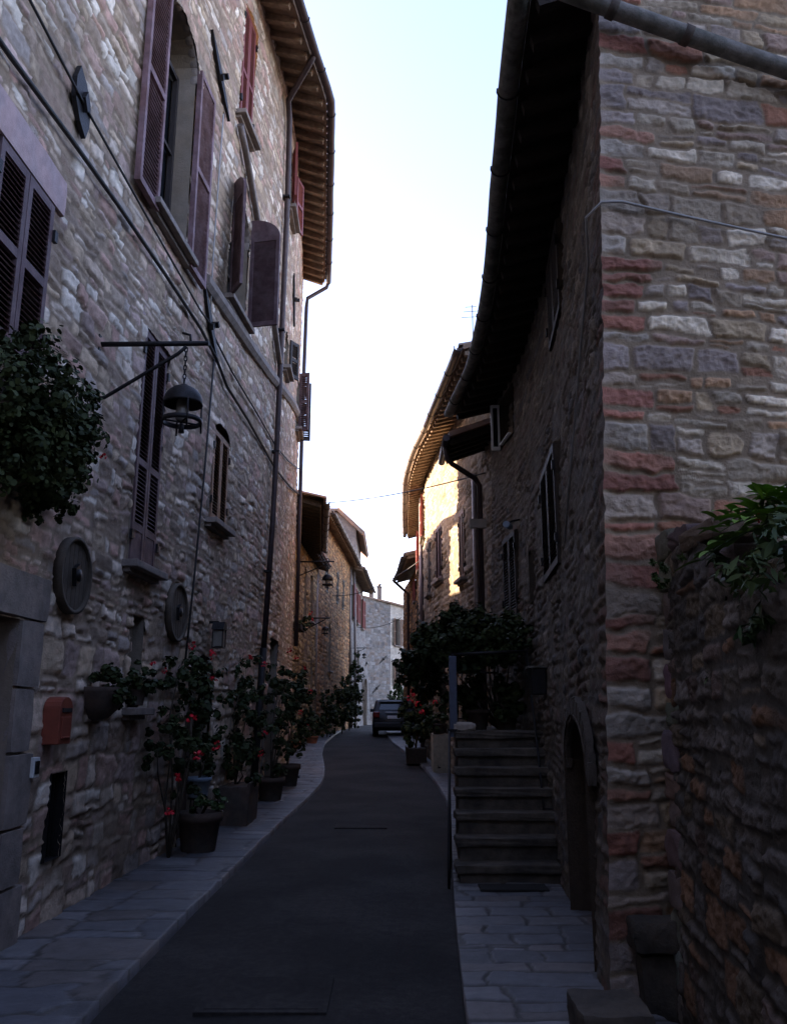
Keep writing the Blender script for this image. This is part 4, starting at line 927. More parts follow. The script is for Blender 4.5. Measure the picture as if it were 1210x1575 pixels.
# ------------------------------------------------------------------ right: the near rubble house
G1 = empty('stone_house', (5, 9, 0), 'dark rubble house on the right whose red quoined corner faces the viewer', 'house')
OPR = [(7.75, 8.85, 5.5, 6.5), (8.05, 9.45, 2.97, 4.2), (12.05, 12.95, 2.92, 4.15), (12.4, 13.4, 5.75, 6.55), (5.65, 7.25, -.1, 1.2, .36), (10.5, 10.75, 2.9, 3.55)]
kwR = dict(row=(.06, .16), wid=(.12, .38), warp=.045, gap=.012, depth=.030, pal=PAL_DARK, mortar=(.115, .095, .075), split=.25, rough=.02)  # street side of the same house: shade put into darker stone colours
RW.mesh('wall', M['stone'], G1, 5.0, 14.1, -.1, 6.85, .022, .02, OPR, 31, corner=True, quoin=[(.15, .09, .07), (.14, .105, .085), (.17, .13, .10), (.12, .10, .09)], **kwR)  # corner stones repeated darker here for the shaded side
FX = [(1.17, 1.17, 5.0), (2.6, 2.6, 5.24), (6, 6, 5.82), (9, 9, 6.3)]
FW = Wall([(a, b, c) for a, b, c in FX], [(a, b + .31, c) for a, b, c in FX], 6.8, -1, .02)
T_, N_ = FW.TN(2.0, 1.0)
if N_[1] > 0: FW.side *= -1
kwF = dict(row=(.07, .20), wid=(.14, .50), warp=.036, gap=.011, depth=.026, pal=PAL_RED, mortar=(.27, .205, .14), split=.25, rough=.022, tone=.24, recess=.7)
FW.mesh('wall', M['stone'], G1, 1.17, 3.6, -.1, 9.6, .010, .0105, (), 32, corner=True, quoin=[(.34, .15, .105), (.30, .135, .10), (.38, .30, .23), (.36, .19, .13), (.33, .27, .235), (.30, .15, .11), (.42, .36, .29)], **kwF)
FW.mesh('wall', M['stone'], G1, 3.6, 9, 0, 9.6, .08, .06, (), 33, **kwF)
box_shell('house_body', G1, [(2.1, 5.6), (2.05, 14.08), (9.3, 14.08), (9.3, 6.45)], -.1, 6.8, 'walls_plain')
mb = MB(); mb.add([(1.72, 14.1, 0), (1.72, 14.1, 6.9), (5, 14.1, 8.4), (9.3, 14.1, 6.9), (9.3, 14.1, 0)], [(0, 1, 2, 3, 4)]); mb.build('gable_wall', M['walls_plain'], G1)
# roof and eave over the street
EOV = lambda t: float(np.interp(t, [4.9, 6, 7.4, 9, 10.2, 11.5, 13.0, 14.1], [.47, .55, .60, .62, .62, .66, .70, .70]))
roof_edge(G1, RW, 5.02, 14.1, 6.8, .8, .22, 26, .085, dict(board='timber_dark', rafter='timber_dark', gutter='pipe_pale'), back=5, overfn=EOV)
mb = MB(); mb.box((1.0, 4.97, 6.86), (.02, .02, .02)); mb.cur = (1, 1, 1)
# pipe crossing the gable
mb = MB(); pts = [(.80, 4.93, 6.62), (.92, 4.86, 6.53), (1.5, 4.86, 6.27), (2.2, 4.98, 6.10), (2.95, 5.12, 5.94), (4.2, 5.32, 5.70)]
mb.tube(pts, .062, 14); pp = mb.build('cross_pipe', M['pipe_pale'], G1)
for (x, y, z, dx) in ((1.49, 4.86, 6.275, 1), (2.02, 4.95, 6.145, 1), (2.85, 5.10, 5.965, 1)):
    mb = MB(); mb.tube([(x - .02, y, z + .008), (x + .035, y + .008, z - .012)], .070, 14); mb.build('pipe_collar', M['clay_old'], pp)
window(G1, RW, 7.75, 8.85, 5.5, 6.5, shut='shutter_dark', rails=(), sill=False)
window(G1, RW, 8.05, 9.45, 2.97, 4.2, shut='shutter_dark', rails=(), sill=False)
window(G1, RW, 12.05, 12.95, 2.92, 4.15, shut='shutter_dark', rails=(), sill=False)
ob, back, fr, W, o_ = hole(G1, RW, 10.5, 10.75, 2.9, 3.55, depth=.2); sw = back.build('slit_window', M['glass'], G1); ob.parent = sw
rt, fr, W, hh = window(G1, RW, 12.4, 13.4, 5.75, 6.55, kind='open', sill=False)
a = math.radians(95); f2 = Fr(fr.pt(W / 2 - .02, .02, 0), fr.T * -math.cos(a) + fr.N * math.sin(a), fr.T * math.sin(a) + fr.N * math.cos(a))
mb = MB(); ww = .13
mb.box((.02, 0, .4), (.03, .04, .78), f2); mb.box((ww, 0, .4), (.035, .04, .78), f2); mb.box((ww / 2, 0, .035), (ww, .04, .06), f2); mb.box((ww / 2, 0, .77), (ww, .04, .05), f2); cs = mb.build('casement', M['white'], rt)
mb = MB(); mb.box((ww / 2, 0, .4), (ww - .04, .006, .7), f2); mb.build('pane', M['glass'], rt)
mb = MB(); mb.box((-.15, .08, .0), (W * .6, .05, .02), fr); mb.build('sill_strip', M['white'], rt)
d, fr, W = door(G1, RW, 5.65, 7.25, 1.2, arch=.36, material='wood_door', depth=.3)
mb = MB()
for k, a in enumerate(np.linspace(.0, math.pi, 13)):
    c = ((W / 2 + .05) * math.cos(a), .0, 1.2 + .40 * math.sin(a)); f2 = Fr(fr.pt(*c), fr.T * math.cos(a) + fr.Z * math.sin(a), fr.N, -fr.T * math.sin(a) + fr.Z * math.cos(a))
    mb.cur = (.085, .072, .06); mb.rock((0, 0, 0), (.17, .05, .15), f2, n=4, amp=.01, seed=k + 40)
mb.build('arch_stones', M['stone'], d)
# small lean-to roof at the far end, with its outlet
mb = MB(); mb.add([(x, y, z + dz) for dz in (0, .10) for x, y, z in ((.98, 14.25, 6.28), (.98, 15.7, 6.28), (2.1, 15.7, 6.68), (2.1, 14.25, 6.68))], [(0, 1, 2, 3), (4, 5, 6, 7), (0, 1, 5, 4), (1, 2, 6, 5), (2, 3, 7, 6), (3, 0, 4, 7)]); lr = mb.build('porch_roof', M['tile'], G1)
for k in range(5):
    mb = MB(); f = Fr((1.0, 14.4 + k * .29, 6.22), (1.1 / 1.17, 0, .4 / 1.17), (0, 1, 0), (-.34, 0, .94)); mb.box((.5, 0, 0), (1.0, .08, .10), f); mb.build('rafter', M['timber_dark'], lr)
mb = MB(); mb.tube([(.93, 14.2, 6.25), (.93, 15.75, 6.25)], .065, 10); mb.build('gutter', M['copper'], G1)
mb = MB(); mb.tube([(.93, 14.6, 6.22), (.97, 14.65, 6.02), (1.05, 14.7, 5.92), (1.50, 15.0, 5.72), (1.58, 15.05, 5.6), (1.58, 15.05, 1.2)], .05, 10); mb.build('downpipe', M['copper'], G1)
mb = MB(); mb.box((1.52, 14.9, 4.85), (.3, .1, .16)); mb.build('stone_bracket', M['walls_plain'], G1)

cc = empty('security_camera', tuple(RW.P(11.9, 4.2)), 'small pale cylinder camera above the far dark shutter on the right wall', 'camera')
f = RW.fr(11.9, 4.2, .05); mb = MB(); mb.tube([f.pt(0, -.04, .06), f.pt(0, .10, .03), f.pt(0, .14, 0)], .015, 6); mb.build('bracket', M['iron'], cc)
mb = MB(); mb.tube([f.pt(.12, .10, -.02), f.pt(-.18, .20, -.05)], .048, 12); mb.build('housing', M['blue_pot'], cc)
cable('cable', [(3.6, 5.33, 4.62), (2.6, 5.16, 4.72), (1.9, 5.03, 4.80), (1.50, 4.94, 4.84), (1.36, 4.93, 4.83), (1.27, 5.0, 4.76)] + on_wall(RW, [(5.3, 4.6), (5.9, 4.2), (6.6, 3.6), (7.2, 3.0)], .07), .009, 'cable_grey', 'thin pale grey cable bending round the red quoined corner of the right house')
hb = empty('wall_box', tuple(RW.P(9.5, 1.75)), 'small dark utility box with a pale top edge on the right wall by the stairs', 'box')
f = RW.fr(9.5, 1.75, .03); mb = MB(); mb.box((0, .07, .14), (.3, .16, .28), f); mb.build('body', M['iron'], hb, bevel=.008); mb = MB(); mb.box((0, .08, .295), (.34, .2, .02), f); mb.build('lid', M['pipe_pale'], hb)

# ------------------------------------------------------------------ right: stairs, rail, landing, vine
ST = empty('staircase', (1.1, 9.0, 0), 'steep worn stone staircase against the right house rising to a landing under a vine', 'stairs')
yy = [8.27, 8.50, 8.76, 9.02, 9.28, 9.54, 9.80]; hz = [.2, .40, .60, .80, .99, 1.17, 1.35]
for k in range(7):
    y0 = yy[k]; y1 = yy[k] + .36; xl = .565 + .018 * (k + 1); xr = float(RW.P(y0 + .2, .5)[0]) + .06
    zb = hz[k - 1] - .02 if k else -.05
    mb = MB(); mb.rock(((xl + xr) / 2, (y0 + y1) / 2, hz[k] - .035), (xr - xl + .02, y1 - y0, .075), n=14, amp=.010, seed=60 + k, rnd_=.03); tr = mb.build('step', M['step'], ST)
    mb = MB(); mb.rock(((xl + xr) / 2 + .01, y0 + .03 + (y1 - y0) / 2, (zb + hz[k] - .07) / 2), (xr - xl - .03, y1 - y0 - .02, hz[k] - .07 - zb), n=10, amp=.006, seed=80 + k, rnd_=.01); mb.build('riser', M['step'], tr)
mb = MB(); q = [(.74, 10.1), (1.02, 14.0), (1.80, 14.0), (1.74, 10.1)]
mb.add([(x, y, z) for z in (1.24, 1.325) for x, y in q], [(0, 1, 2, 3), (4, 5, 6, 7), (0, 1, 5, 4), (1, 2, 6, 5), (2, 3, 7, 6), (3, 0, 4, 7)]); mb.build('landing', M['step'], ST)
LAN = Wall([(9.95, .715, 9.95), (14.0, 1.0, 14.0)], [(9.95, .72, 9.95), (14.0, 1.01, 14.0)], 1.3, -1, .05)
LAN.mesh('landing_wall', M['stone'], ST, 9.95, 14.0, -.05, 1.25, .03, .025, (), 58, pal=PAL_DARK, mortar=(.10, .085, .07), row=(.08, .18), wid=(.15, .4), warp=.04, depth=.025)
hr = empty('handrail', tuple(RW.P(9.0, .64)), 'thin iron handrail rod slanting up the right wall beside the stairs', 'handrail')
f0 = [tuple(RW.P(t, z) + RW.TN(t, z)[1] * .10) for t, z in [(8.95, .62), (9.5, 1.15), (10.2, 1.85), (10.6, 2.25)]]
mb = MB(); mb.tube(f0, .013, 8); mb.build('rod', M['iron'], hr)
for p in (f0[0], f0[2]):
    mb = MB(); mb.tube([p, (p[0] + .14, p[1], p[2])], .009, 6); mb.build('bracket', M['iron'], hr)
rl = empty('stair_railing', (.52, 8.3, 0), 'plain iron railing along the street edge of the stone stairs', 'railing')
mb = MB(); mb.tube([(.50, 8.18, .02), (.50, 8.18, .3), (.615, 9.62, 1.35)], .013, 8); mb.build('rail', M['iron'], rl)
for k in range(5):
    y = 8.3 + k * .3; xx = .51 + (y - 8.2) * .074; mb = MB(); mb.tube([(xx, y, .03), (xx, y, .30 + (y - 8.18) * .73)], .008, 6); mb.build('baluster', M['iron'], rl)
pst = empty('vine_post', (.68, 9.9, 1.3), 'square blue grey painted post at the top of the stairs holding the vine', 'post')
mb = MB(); mb.box((.68, 9.9, 1.74), (.085, .085, .9)); mb.build('shaft', M['post'], pst, bevel=.006); mb = MB(); mb.box((.68, 9.9, 1.36), (.14, .14, .03)); mb.build('base_plate', M['iron'], pst)
st = MB(); st.cur = (.42, .36, .30); st.rock((.80, 9.92, 1.40), (.26, .2, .10), n=8, amp=.02, seed=5, rnd_=.35); tag(st.build('round_stone', M['stone']), 'rounded pale stone resting on the top step beside the blue grey post', 'stone')
dm = MB(); dm.box((1.06, 8.06, .052), (.60, .26, .022)); tag(dm.build('doormat', M['mat'], bevel=.006), 'black doormat lying on the paving before the lowest stone step', 'doormat')
V = plant('vine_pergola', (1.5, 12.2, 1.3), 'broad dark vine canopy spreading over the stair landing on the right', 'vine',
      [(.55, 11.6, 2.45, .34), (.85, 11.2, 2.55, .38), (1.2, 11.0, 2.5, .36), (1.45, 11.6, 2.55, .36), (.9, 12.0, 2.65, .38), (.45, 12.3, 2.35, .36), (1.3, 12.4, 2.6, .4), (1.5, 10.7, 2.45, .26), (.45, 12.9, 2.1, .36), (.9, 11.0, 2.25, .22), (1.3, 10.7, 2.25, .2), (.62, 10.6, 2.42, .24), (.30, 12.0, 2.2, .26)], 17000, .054, 101, stem=True)
mb = MB()
for a, b in [((.68, 9.9, 2.2), (.96, 13.2, 2.25)), ((.70, 10.4, 2.24), (1.62, 10.4, 2.28)), ((.72, 11.6, 2.24), (1.66, 11.6, 2.28)), ((.72, 12.9, 2.24), (1.66, 12.9, 2.28))]: mb.tube([a, b], .022, 6)
mb.build('trellis', M['iron'], V)
bl = empty('landing_railing', (1.2, 13.6, 1.35), 'dark upright railing at the back of the landing under the vine', 'railing')
mb = MB(); mb.tube([(1.0, 13.5, 2.15), (1.65, 13.5, 2.15)], .016, 6); mb.build('rail', M['iron'], bl); mb = MB(); mb.tube([(1.0, 13.5, 1.45), (1.65, 13.5, 1.45)], .012, 6); mb.build('rail', M['iron'], bl)
for k in range(10):
    mb = MB(); mb.tube([(1.0 + k * .072, 13.5, 1.33), (1.0 + k * .072, 13.5, 2.15)], .008, 5); mb.build('baluster', M['iron'], bl)
plant('landing_plant', (1.12, 11.6, 1.33), 'dark leafy pot plant on the landing behind the top step, left of its neighbour', 'plant', [(.95, 11.5, 1.72, .26), (1.1, 11.7, 1.85, .24), (.85, 11.8, 1.65, .2)], 1100, .07, 103, pot=('round', .16, .26, 'clay_old'))
plant('landing_plant', (1.45, 11.2, 1.33), 'dark leafy pot plant on the landing against the right wall', 'plant', [(1.42, 11.1, 1.68, .24), (1.5, 11.3, 1.82, .22)], 900, .07, 104, pot=('round', .15, .25, 'clay_old'))

# right: raised garden wall nearest the viewer
GB = [(-4, 1.75), (1, 1.30), (2.6, 1.24), (3.8, 1.36), (4.82, 1.50)]
GW = Wall([(t, x, t) for t, x in GB], [(t, x + .10, t) for t, x in GB], 2.6, -1, .4)
G2 = empty('garden_wall', (2.6, 2.5, 0), 'rough dark garden wall of big rusty stones at the lower right, plants growing on its top', 'wall')
topz = lambda t: np.interp(t, [-4, 1.5, 2.4, 3.0, 3.6, 4.3, 4.82], [1.9, 1.9, 1.95, 2.05, 2.25, 2.5, 2.52])
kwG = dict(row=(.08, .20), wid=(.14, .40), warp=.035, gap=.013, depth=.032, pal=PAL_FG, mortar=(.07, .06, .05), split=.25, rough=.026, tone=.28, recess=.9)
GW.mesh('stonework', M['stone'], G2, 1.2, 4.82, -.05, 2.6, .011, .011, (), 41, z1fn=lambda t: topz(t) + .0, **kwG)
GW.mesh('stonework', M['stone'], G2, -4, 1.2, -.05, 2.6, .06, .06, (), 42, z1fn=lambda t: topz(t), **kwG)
mb = MB(); mb.cur = (.20, .17, .145)
zz = 0; k = 0
while zz < 2.46:
    hgt = rnd.uniform(.14, .26); mb.cur = tuple(v * rnd.uniform(.8, 1.2) for v in (.20, .165, .14)); mb.rock((1.72 + .04 * zz, 4.83, zz + hgt / 2), (.50 + rnd.uniform(-.04, .05), .26 + rnd.uniform(-.03, .05), hgt - .015), n=9, amp=.014, seed=k + 130, rnd_=.06); zz += hgt; k += 1
mb.build('end_stones', M['stone'], G2)
mb = MB(); tt = 1.2; k = 0
while tt < 4.9:
    ln = rnd.uniform(.26, .5); P = GW.P(min(tt + ln / 2, 4.8), 2.4); mb.cur = tuple(v * rnd.uniform(.8, 1.2) for v in (.13, .11, .09))
    mb.rock((P[0] + .14, min(tt + ln / 2, 4.8), float(topz(tt + ln / 2)) + rnd.uniform(-.05, .02)), (.34, ln * .96, .10), n=9, amp=.016, seed=k + 160, rnd_=.07); tt += ln; k += 1
mb.build('coping', M['stone'], G2)
mb = MB(); f = [(1.75, -4), (1.55, 1.0), (1.5, 2.6), (1.62, 3.8), (1.75, 4.75), (6, 5.6), (6, -4)]
xs = [(x, y, float(topz(y)) - .06) for x, y in f]; mb.add(xs + [(x, y, -.1) for x, y, _ in xs], [tuple(range(7))] + [(k, (k + 1) % 7, 7 + (k + 1) % 7, 7 + k) for k in range(7)]); mb.build('soil', M['soil'], G2)
# broad leaved plants on the garden wall
def blade_plant(name, base, label, fronds, seed, flower=None):
    P = empty(name, base, label, 'plant'); r = random.Random(seed); mb = MB(); ms = MB()
    for (az, el, L, nl) in fronds:
        d = Vector((math.cos(az) * math.cos(el), math.sin(az) * math.cos(el), math.sin(el))); side = d.cross(Vector((0, 0, 1))).normalized()
        pts = [Vector(base) + d * (L * k) + Vector((0, 0, -L * .55 * k * k)) for k in np.linspace(0, 1, 7)]
        ms.tube(pts, [.006, .0055, .005, .004, .004, .003, .002], 5)
        for j in range(nl):
            k = .25 + .75 * j / (nl - 1); i = min(int(k * 6), 5); p = pts[i].lerp(pts[i + 1], k * 6 - i)
            for s_ in ((-1, 1) if j < nl - 1 else (0,)):
                l = L * r.uniform(.27, .38) * (1 - .45 * abs(k - .55)); dd = (d * .75 + side * s_ * .8 + Vector((0, 0, r.uniform(-.35, .05)))).normalized(); sd = dd.cross(Vector((r.uniform(-.3, .3), r.uniform(-.3, .3), 1))).normalized(); w_ = l * .15
                m_ = 7; L_ = []; R_ = []; C_ = []
                for q in range(m_):
                    u = q / (m_ - 1); c = p + dd * (l * u) + Vector((0, 0, -l * .28 * u * u)); ww = w_ * math.sin(math.pi * min(1, .08 + u * .92)) ** .8
                    L_.append(c - sd * ww + Vector((0, 0, ww * .35))); C_.append(c); R_.append(c + sd * ww + Vector((0, 0, ww * .35)))
                b = L_ + C_ + R_
                mb.add(b, [(q, q + 1, m_ + q + 1, m_ + q) for q in range(m_ - 1)] + [(m_ + q, m_ + q + 1, 2 * m_ + q + 1, 2 * m_ + q) for q in range(m_ - 1)], True)
    mb.build('leaves', M['leaf_bright'], P, recalc=False); ms.build('stem', M['leaf'], P)
    if flower: blooms(P, [flower], .022, seed)
blade_plant('broad_leaved_plant', (1.62, 3.30, 2.30), 'fresh green plant with long pointed leaves on top of the garden wall at right', [(2.8, .75, .40, 7), (3.3, .5, .40, 7), (2.2, .9, .42, 7), (3.9, .5, .36, 7), (1.6, .9, .42, 7), (4.6, .6, .38, 7), (2.6, 1.2, .40, 7), (.6, .9, .42, 7), (3.0, .25, .40, 7), (3.6, 1.0, .36, 7), (.1, .6, .40, 7), (5.2, .9, .36, 7), (2.5, .4, .36, 6), (4.2, .95, .36, 6)], 3, (1.44, 3.25, 2.33))
plant('wall_top_plant', (1.55, 3.1, 2.0), 'dark bushy growth trailing over the top of the garden wall at right', 'plant', [(1.45, 3.0, 2.08, .22), (1.5, 3.4, 2.12, .2), (1.5, 2.7, 2.0, .22), (1.42, 3.1, 1.92, .16), (1.6, 3.3, 2.3, .2), (1.5, 2.5, 2.15, .2)], 2600, .045, 111, material='leaf', shape='long', stem=False)
plant('wall_fern', (1.50, 4.5, 2.35), 'tiny fern tufts rooted in the crumbling end of the garden wall', 'plant', [(1.46, 4.55, 2.38, .06), (1.45, 4.2, 2.36, .05), (1.50, 4.72, 2.30, .06), (1.42, 3.9, 1.75, .04)], 300, .03, 112, material='leaf', shape='long', stem=False)
bs = MB(); bs.rock((1.06, 4.60, .10), (.34, .42, .19), n=14, amp=.016, seed=21, rnd_=.05); tag(bs.build('stone_block', M['step']), 'squared low stone block on the paving at the foot of the garden wall', 'stone block')
lg = MB(); lg.rock((1.42, 5.0, .42), (.30, .3, .16), n=10, amp=.015, seed=22, rnd_=.06); lg.rock((1.46, 5.03, .15), (.30, .26, .34), n=10, amp=.015, seed=23, rnd_=.05); tag(lg.build('ledge_stone', M['step']), 'stacked ledge stones in the dark gap between garden wall and corner', 'ledge')

# unseen houses added behind the viewer to keep sky light off the lower walls
def sky_block_house(name, quad, h, label):
    c = np.mean(quad, 0); B = empty(name, (float(c[0]), float(c[1]), 0), label, 'house'); box_shell('wall', B, quad, -.1, h, 'walls_plain')
    mb = MB(); q = [(float(c[0] + (x - c[0]) * 1.06), float(c[1] + (y - c[1]) * 1.06)) for x, y in quad]; n = len(q)
    mb.add([(x, y, h + .01) for x, y in q] + [(float(c[0]), float(c[1]), h + 1.6)], [tuple(range(n))] + [(k, (k + 1) % n, n) for k in range(n)]); mb.build('roof', M['tile'], B)
    for x in (quad[0],): pass
    return B
sky_block_house('stone_house', [(2.2, -16), (2.9, .9), (11, .9), (11, -16)], 7.4, 'plain stone house behind the garden wall, up the street behind the viewer')
sky_block_house('stone_house', [(-12.0, -16.2), (3.5, -16.2), (3.5, -24), (-12.0, -24)], 12.5, 'plain stone house closing the street behind the viewer')
# ------------------------------------------------------------------ right: farther houses
G3 = empty('sunlit_house', (5, 23, 0), 'curved stone house on the right catching low sun under its wavy tiled eave', 'house')
OP3 = [(17.9, 18.5, 4.35, 5.85), (20.5, 21.3, 4.72, 6.08), (22.4, 22.9, 4.6, 6.1), (24.2, 24.9, 6.5, 7.7), (26.2, 26.9, 4.6, 6.2), (20.2, 21.0, 1.0, 2.9), (29, 29.8, 6.3, 7.6)]
R2W.mesh('wall', M['stone'], G3, 13.2, 32, 0, 8.25, .04, .032, OP3, 51, pal=[(.26, .205, .145), (.31, .25, .185), (.21, .17, .125), (.25, .22, .185), (.27, .19, .13)], mortar=(.16, .125, .09), row=(.09, .22), wid=(.16, .46), warp=.045, gap=.018, depth=.06, split=.2, rough=.03, tone=.32)
box_shell('house_body', G3, [(2.4, 13.25), (2.2, 15), (1.85, 18.7), (1.5, 21), (1.35, 23.6), (1.4, 31.98), (10, 31.98), (10, 13.25)], -.1, 8.2, 'walls_plain')
roof_edge(G3, R2W, 14.5, 32, 8.2, .75, .2, 60, .075, dict(board='pianella', rafter='timber', gutter='galv'), back=5, overfn=lambda t: float(np.interp(t, [14.5, 18, 23, 32], [.60, .62, .52, .48])), raf=(.10, .11), step=.4)
window(G3, R2W, 17.9, 18.5, 4.35, 5.85, shut='shutter_brown', rails=())
window(G3, R2W, 20.5, 21.3, 4.72, 6.08, shut='shutter', rails=()); window(G3, R2W, 22.4, 22.9, 4.6, 6.1, shut='shutter_dark', rails=()); window(G3, R2W, 26.2, 26.9, 4.6, 6.2, shut='shutter_dark', rails=())
rt, fr, W, hh = window(G3, R2W, 24.2, 24.9, 6.5, 7.7, kind='open')
for s_ in (-1, 1): leaf_open(rt, fr, s_ * W / 2, .34, 0, 1.2, 171, -s_, 'shutter_red')
rt, fr, W, hh = window(G3, R2W, 29, 29.8, 6.3, 7.6, kind='open')
for s_ in (-1, 1): leaf_open(rt, fr, s_ * W / 2, .36, 0, 1.3, 169, -s_, 'shutter_red')
window(G3, R2W, 20.2, 21.0, 1.0, 2.9, kind='open')
for t, m_ in ((25.2, 'copper'), (25.9, 'galv')):
    mb = MB(); mb.tube(on_wall(R2W, [(t, 7.9), (t, .5)], .09), .06, 8); mb.build('downpipe', M[m_], G3)
mb = MB(); mb.tube(on_wall(R2W, [(16.4, 6.2), (16.4, .3)], .09), .055, 8); mb.build('downpipe', M['galv'], G3)
RL = [(32, 1.12), (36, .95), (42, .52)]
R3W = Wall([(t, x, t) for t, x in RL], [(t, x, t) for t, x in RL], 7.3, -1, .3)
G4 = empty('low_house', (5, 37, 0), 'lower stone house with a projecting eave beyond the sunlit house on the right', 'house')
R3W.mesh('wall', M['stone'], G4, 32, 42, 0, 7.35, .06, .045, [(34, 34.7, 4.5, 5.9), (37, 37.7, 4.5, 5.9), (35.2, 35.8, 6.0, 6.9)], 52, pal=PAL_WARM, **kwW)
box_shell('house_body', G4, [(1.5, 32.02), (1.4, 36), (.95, 41.98), (9, 41.98), (9, 32.02)], -.1, 7.3, 'walls_plain')
window(G4, R3W, 34, 34.7, 4.5, 5.9, shut='shutter_dark', rails=()); window(G4, R3W, 37, 37.7, 4.5, 5.9, shut='shutter_brown', rails=())
rt, fr, W, hh = window(G4, R3W, 35.2, 35.8, 6.0, 6.9, kind='open')
for s_ in (-1, 1): leaf_open(rt, fr, s_ * W / 2, .3, 0, .9, 171, -s_, 'shutter_red')
roof_edge(G4, R3W, 32.05, 38.6, 7.5, .65, .18, 18, .08, dict(board='pianella', rafter='timber', gutter='galv'), back=5)
mb = MB(); mb.tube([(.02, 38.5, 7.3), (.35, 38.5, 7.0)] + [tuple(p) for p in on_wall(R3W, [(38.5, 6.7), (38.5, .6)], .10)], .065, 8); mb.build('downpipe', M['copper'], G4)
plant('box_planter', (.58, 22.6, None), 'dark leafy plants with bright red flowers in a low wooden box before the sunlit house', 'plant', [(.55, 22.3, 1.0, .35), (.7, 22.8, 1.2, .4), (.5, 23, 1.5, .35), (.8, 22.4, 1.6, .3)], 1900, .09, 121, [(.45, 22.2, 1.85), (.62, 22.0, 1.72), (.75, 22.1, 1.5), (.5, 22.3, 2.0)], .09, pot=('box', (.55, .9, .42), 'timber_dark'))
pl = empty('stone_plinth', (1.15, 20.6, float(zg(20.6))), 'low stone plinth with a small dark opening beside the stairs on the right', 'plinth')
mb = MB(); mb.cur = (.3, .26, .2); g_ = float(zg(20.6)); mb.rock((1.15, 20.6, g_ + .42), (.5, 1.4, .9), n=12, amp=.03, seed=31, rnd_=.05); mb.build('block', M['stone'], pl); mb = MB(); mb.prism([(-.12, 0), (.12, 0), (.12, .3), (0, .42), (-.12, .3)], -.02, .05, Fr((1.12, 19.93, g_ + .12), (1, 0, 0), (0, 1, 0))); mb.build('opening', M['glass'], pl)
plant('potted_plant', (1.05, 20.2, float(zg(20)) + .86), 'leafy pot plant with a red bloom standing on the stone plinth', 'plant', [(1.0, 20.1, 1.35, .28), (1.15, 20.3, 1.55, .26)], 800, .08, 122, [(.95, 19.9, 1.75), (1.1, 19.95, 1.6)], .06, pot=('round', .17, .26, 'clay_old'))
bp = empty('bollard', (.42, 24.2, float(zg(24.2))), 'thin dark iron post at the kerb before the parked car', 'bollard'); g_ = float(zg(24.2))
mb = MB(); mb.tube([(.42, 24.2, g_ - .02), (.42, 24.2, g_ + .68)], .025, 8); mb.build('shaft', M['iron'], bp); mb = MB(); mb.lathe([(0, .76), (.03, .75), (.045, .71), (.03, .67), (0, .66)], (.42, 24.2, g_), 12); mb.build('knob', M['iron'], bp)

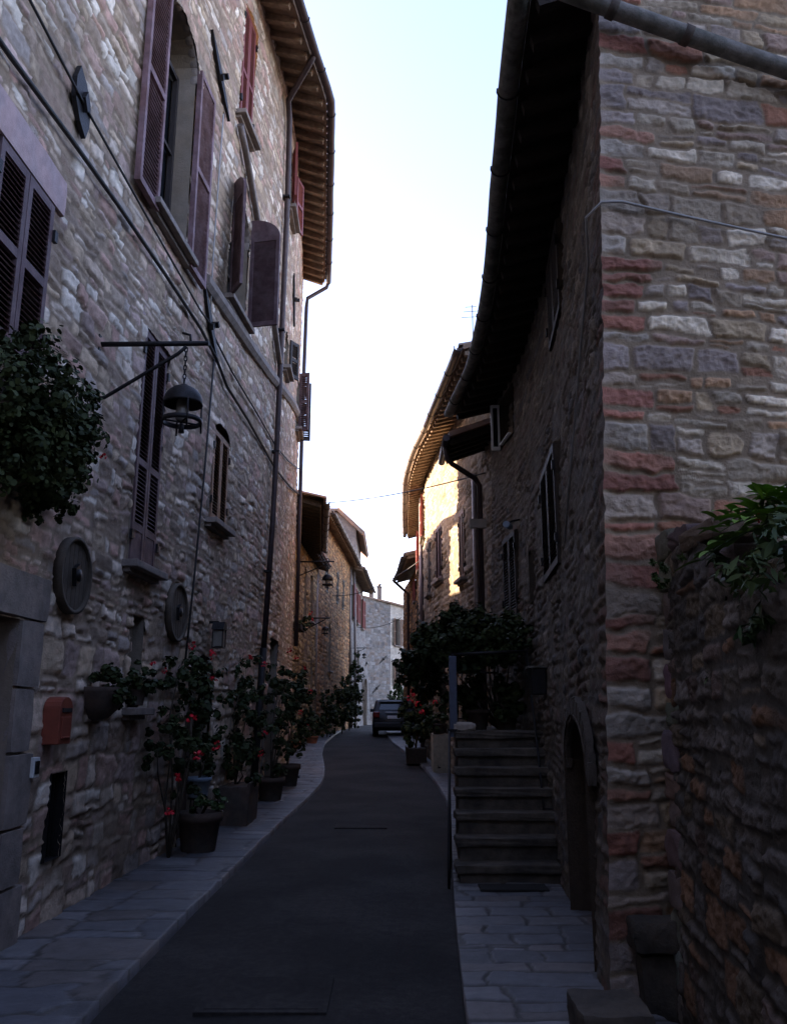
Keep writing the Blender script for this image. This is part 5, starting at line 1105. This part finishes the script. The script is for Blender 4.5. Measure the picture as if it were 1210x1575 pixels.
# ------------------------------------------------------------------ parked car
def car(loc):
    g = float(zg(loc[1])); Cc = empty('parked_car', (loc[0], loc[1], g), 'dark compact car parked at the right kerb, seen from behind', 'car')
    f = Fr((loc[0], loc[1], g), (1, 0, 0), (0, 1, 0)); hw = .86
    side = [(0, .35), (.02, .62), (.08, .92), (.30, 1.02), (.55, 1.36), (.9, 1.44), (1.9, 1.45), (2.35, 1.38), (2.95, 1.0), (3.75, .85), (3.95, .62), (3.95, .32), (3.3, .22), (.6, .22)]
    mb = MB(); ks = [(-1, .0), (-.93, .035), (-.8, .05), (.8, .05), (.93, .035), (1, .0)]; m = len(side); vs = []
    for (k, gr) in ks:
        for y, z in side:
            tum = .13 * max(0, (z - .9) / .55); x = k * (hw - tum * hw); yy_ = y + (0 if 0 < abs(k) < .9 else (.06 if y < 1 else -.06 if y > 3 else 0)); vs.append(f.pt(x, yy_, z + (0 if abs(k) < .95 else -.03 if z > 1.2 else 0)))
    fs = [(i * m + k, i * m + (k + 1) % m, (i + 1) * m + (k + 1) % m, (i + 1) * m + k) for i in range(len(ks) - 1) for k in range(m)] + [tuple(range(m)), tuple((len(ks) - 1) * m + k for k in range(m))]
    mb.add(vs, fs, True); mb.build('body', M['carpaint'], Cc)
    mb = MB(); mb.add([f.pt(*p) for p in [(-.60, .315, 1.05), (.60, .315, 1.05), (.52, .525, 1.335), (-.52, .525, 1.335)]], [(0, 1, 2, 3)]); mb.add([f.pt(*p) for p in [(-.60, .33, 1.05), (.60, .33, 1.05), (.52, .54, 1.335), (-.52, .54, 1.335)]], [(0, 1, 2, 3)]); mb.build('rear_window', M['glass'], Cc)
    for s_ in (-1, 1):
        mb = MB(); mb.add([f.pt(s_ * x, y, z) for x, y, z in [(.815, .55, 1.0), (.815, 2.75, 1.0), (.745, 2.3, 1.32), (.745, .8, 1.36)]], [(0, 1, 2, 3)]); mb.build('side_window', M['glass'], Cc)
        mb = MB(); mb.box((s_ * .70, .035, .86), (.24, .10, .22), f); mb.build('tail_light', M['lens'], Cc, bevel=.02)
        for y in (.72, 3.15):
            fw = Fr(f.pt(s_ * .76, y, .31), (0, 1, 0), (0, 0, 1), (s_, 0, 0)); mb = MB(); mb.lathe([(.2, -.1), (.30, -.1), (.315, -.06), (.315, .06), (.30, .1), (.2, .1)], (0, 0, 0), 24, fw); t = mb.build('wheel', M['rubber'], Cc)
            mb = MB(); mb.lathe([(0, .06), (.08, .09), (.2, .095), (.205, .02)], (0, 0, 0), 20, fw); mb.build('rim', M['chrome'], t)
        mb = MB(); mb.box((s_ * .93, 2.3, 1.02), (.18, .1, .13), f); mb.build('mirror', M['carpaint'], Cc, bevel=.03)
    mb = MB(); mb.box((0, -.02, .45), (1.62, .14, .22), f); mb.build('bumper', M['carpaint'], Cc, bevel=.04)
    mb = MB(); mb.box((0, .02, .76), (.52, .03, .12), f); mb.build('number_plate', M['plate'], Cc, bevel=.004)
    mb = MB(); mb.box((0, .54, 1.43), (1.2, .22, .03), f); mb.build('spoiler', M['carpaint'], Cc, bevel=.01)
    mb = MB(); mb.box((0, .03, .95), (.7, .05, .025), f); mb.build('trim', M['chrome'], Cc, bevel=.005)
car((.02, 34.6))

# ------------------------------------------------------------------ road covers, overhead wires, aerials
def cover(x, y, sx, sy, label, n=6):
    g = float(zg(y)); c = empty('manhole_cover', (x, y, g), label, 'manhole cover', 'iron covers in the road')
    mb = MB(); mb.box((x, y, g - .002), (sx, sy, .02)); o = mb.build('frame', M['asphalt'], c)
    mb = MB()
    mb.box((x, y, g + .0085), (sx - .10, sy - .10, .004))
    mb.build('lid', M['asphalt'], c)
cover(-.72, 5.35, .72, .62, 'large square cover in the road nearest the viewer', 8)
cover(-.45, 12.5, .72, .45, 'small square cover in the road level with the planter shrub')
gr = MB(); gr.box((-2.18, 19.2, .155), (.34, .5, .02)); 
for i in range(5): gr.box((-2.18, 19.0 + i * .1, .168), (.28, .03, .012))
tag(gr.build('drain_grate', M['iron']), 'dark drain grate in the left pavement at the far corner of the tall house', 'drain')
cable('overhead_cable', sag((-1.75, 21.5, 6.85), (1.75, 15.6, 6.0), .10), .012, 'cable', 'highest overhead wire crossing the street from the ochre eave to the right house')
cable('overhead_cable', sag((-2.6, 36, 6.3), (.95, 28, 6.5), .35), .014, 'cable', 'sagging overhead wire crossing the street in front of the end house roof')
cable('overhead_cable', sag((-2.25, 50, 6.3), (.4, 44, 6.2), .25), .014, 'cable', 'low overhead wire crossing before the wall of the end house')
an = empty('tv_aerial', (1.75, 15.5, 8.2), 'thin television aerial standing on the roof of the sunlit house', 'aerial')
mb = MB(); mb.tube([(1.55, 15.3, 8.2), (1.55, 15.3, 9.35)], .010, 6); mb.build('mast', M['galv'], an)
for z_, l_ in ((9.3, .14), (9.2, .18), (9.08, .22)):
    mb = MB(); mb.tube([(1.55 - l_, 15.3, z_), (1.55 + l_ * .6, 15.3, z_ + .02)], .006, 5); mb.build('rod', M['galv'], an)
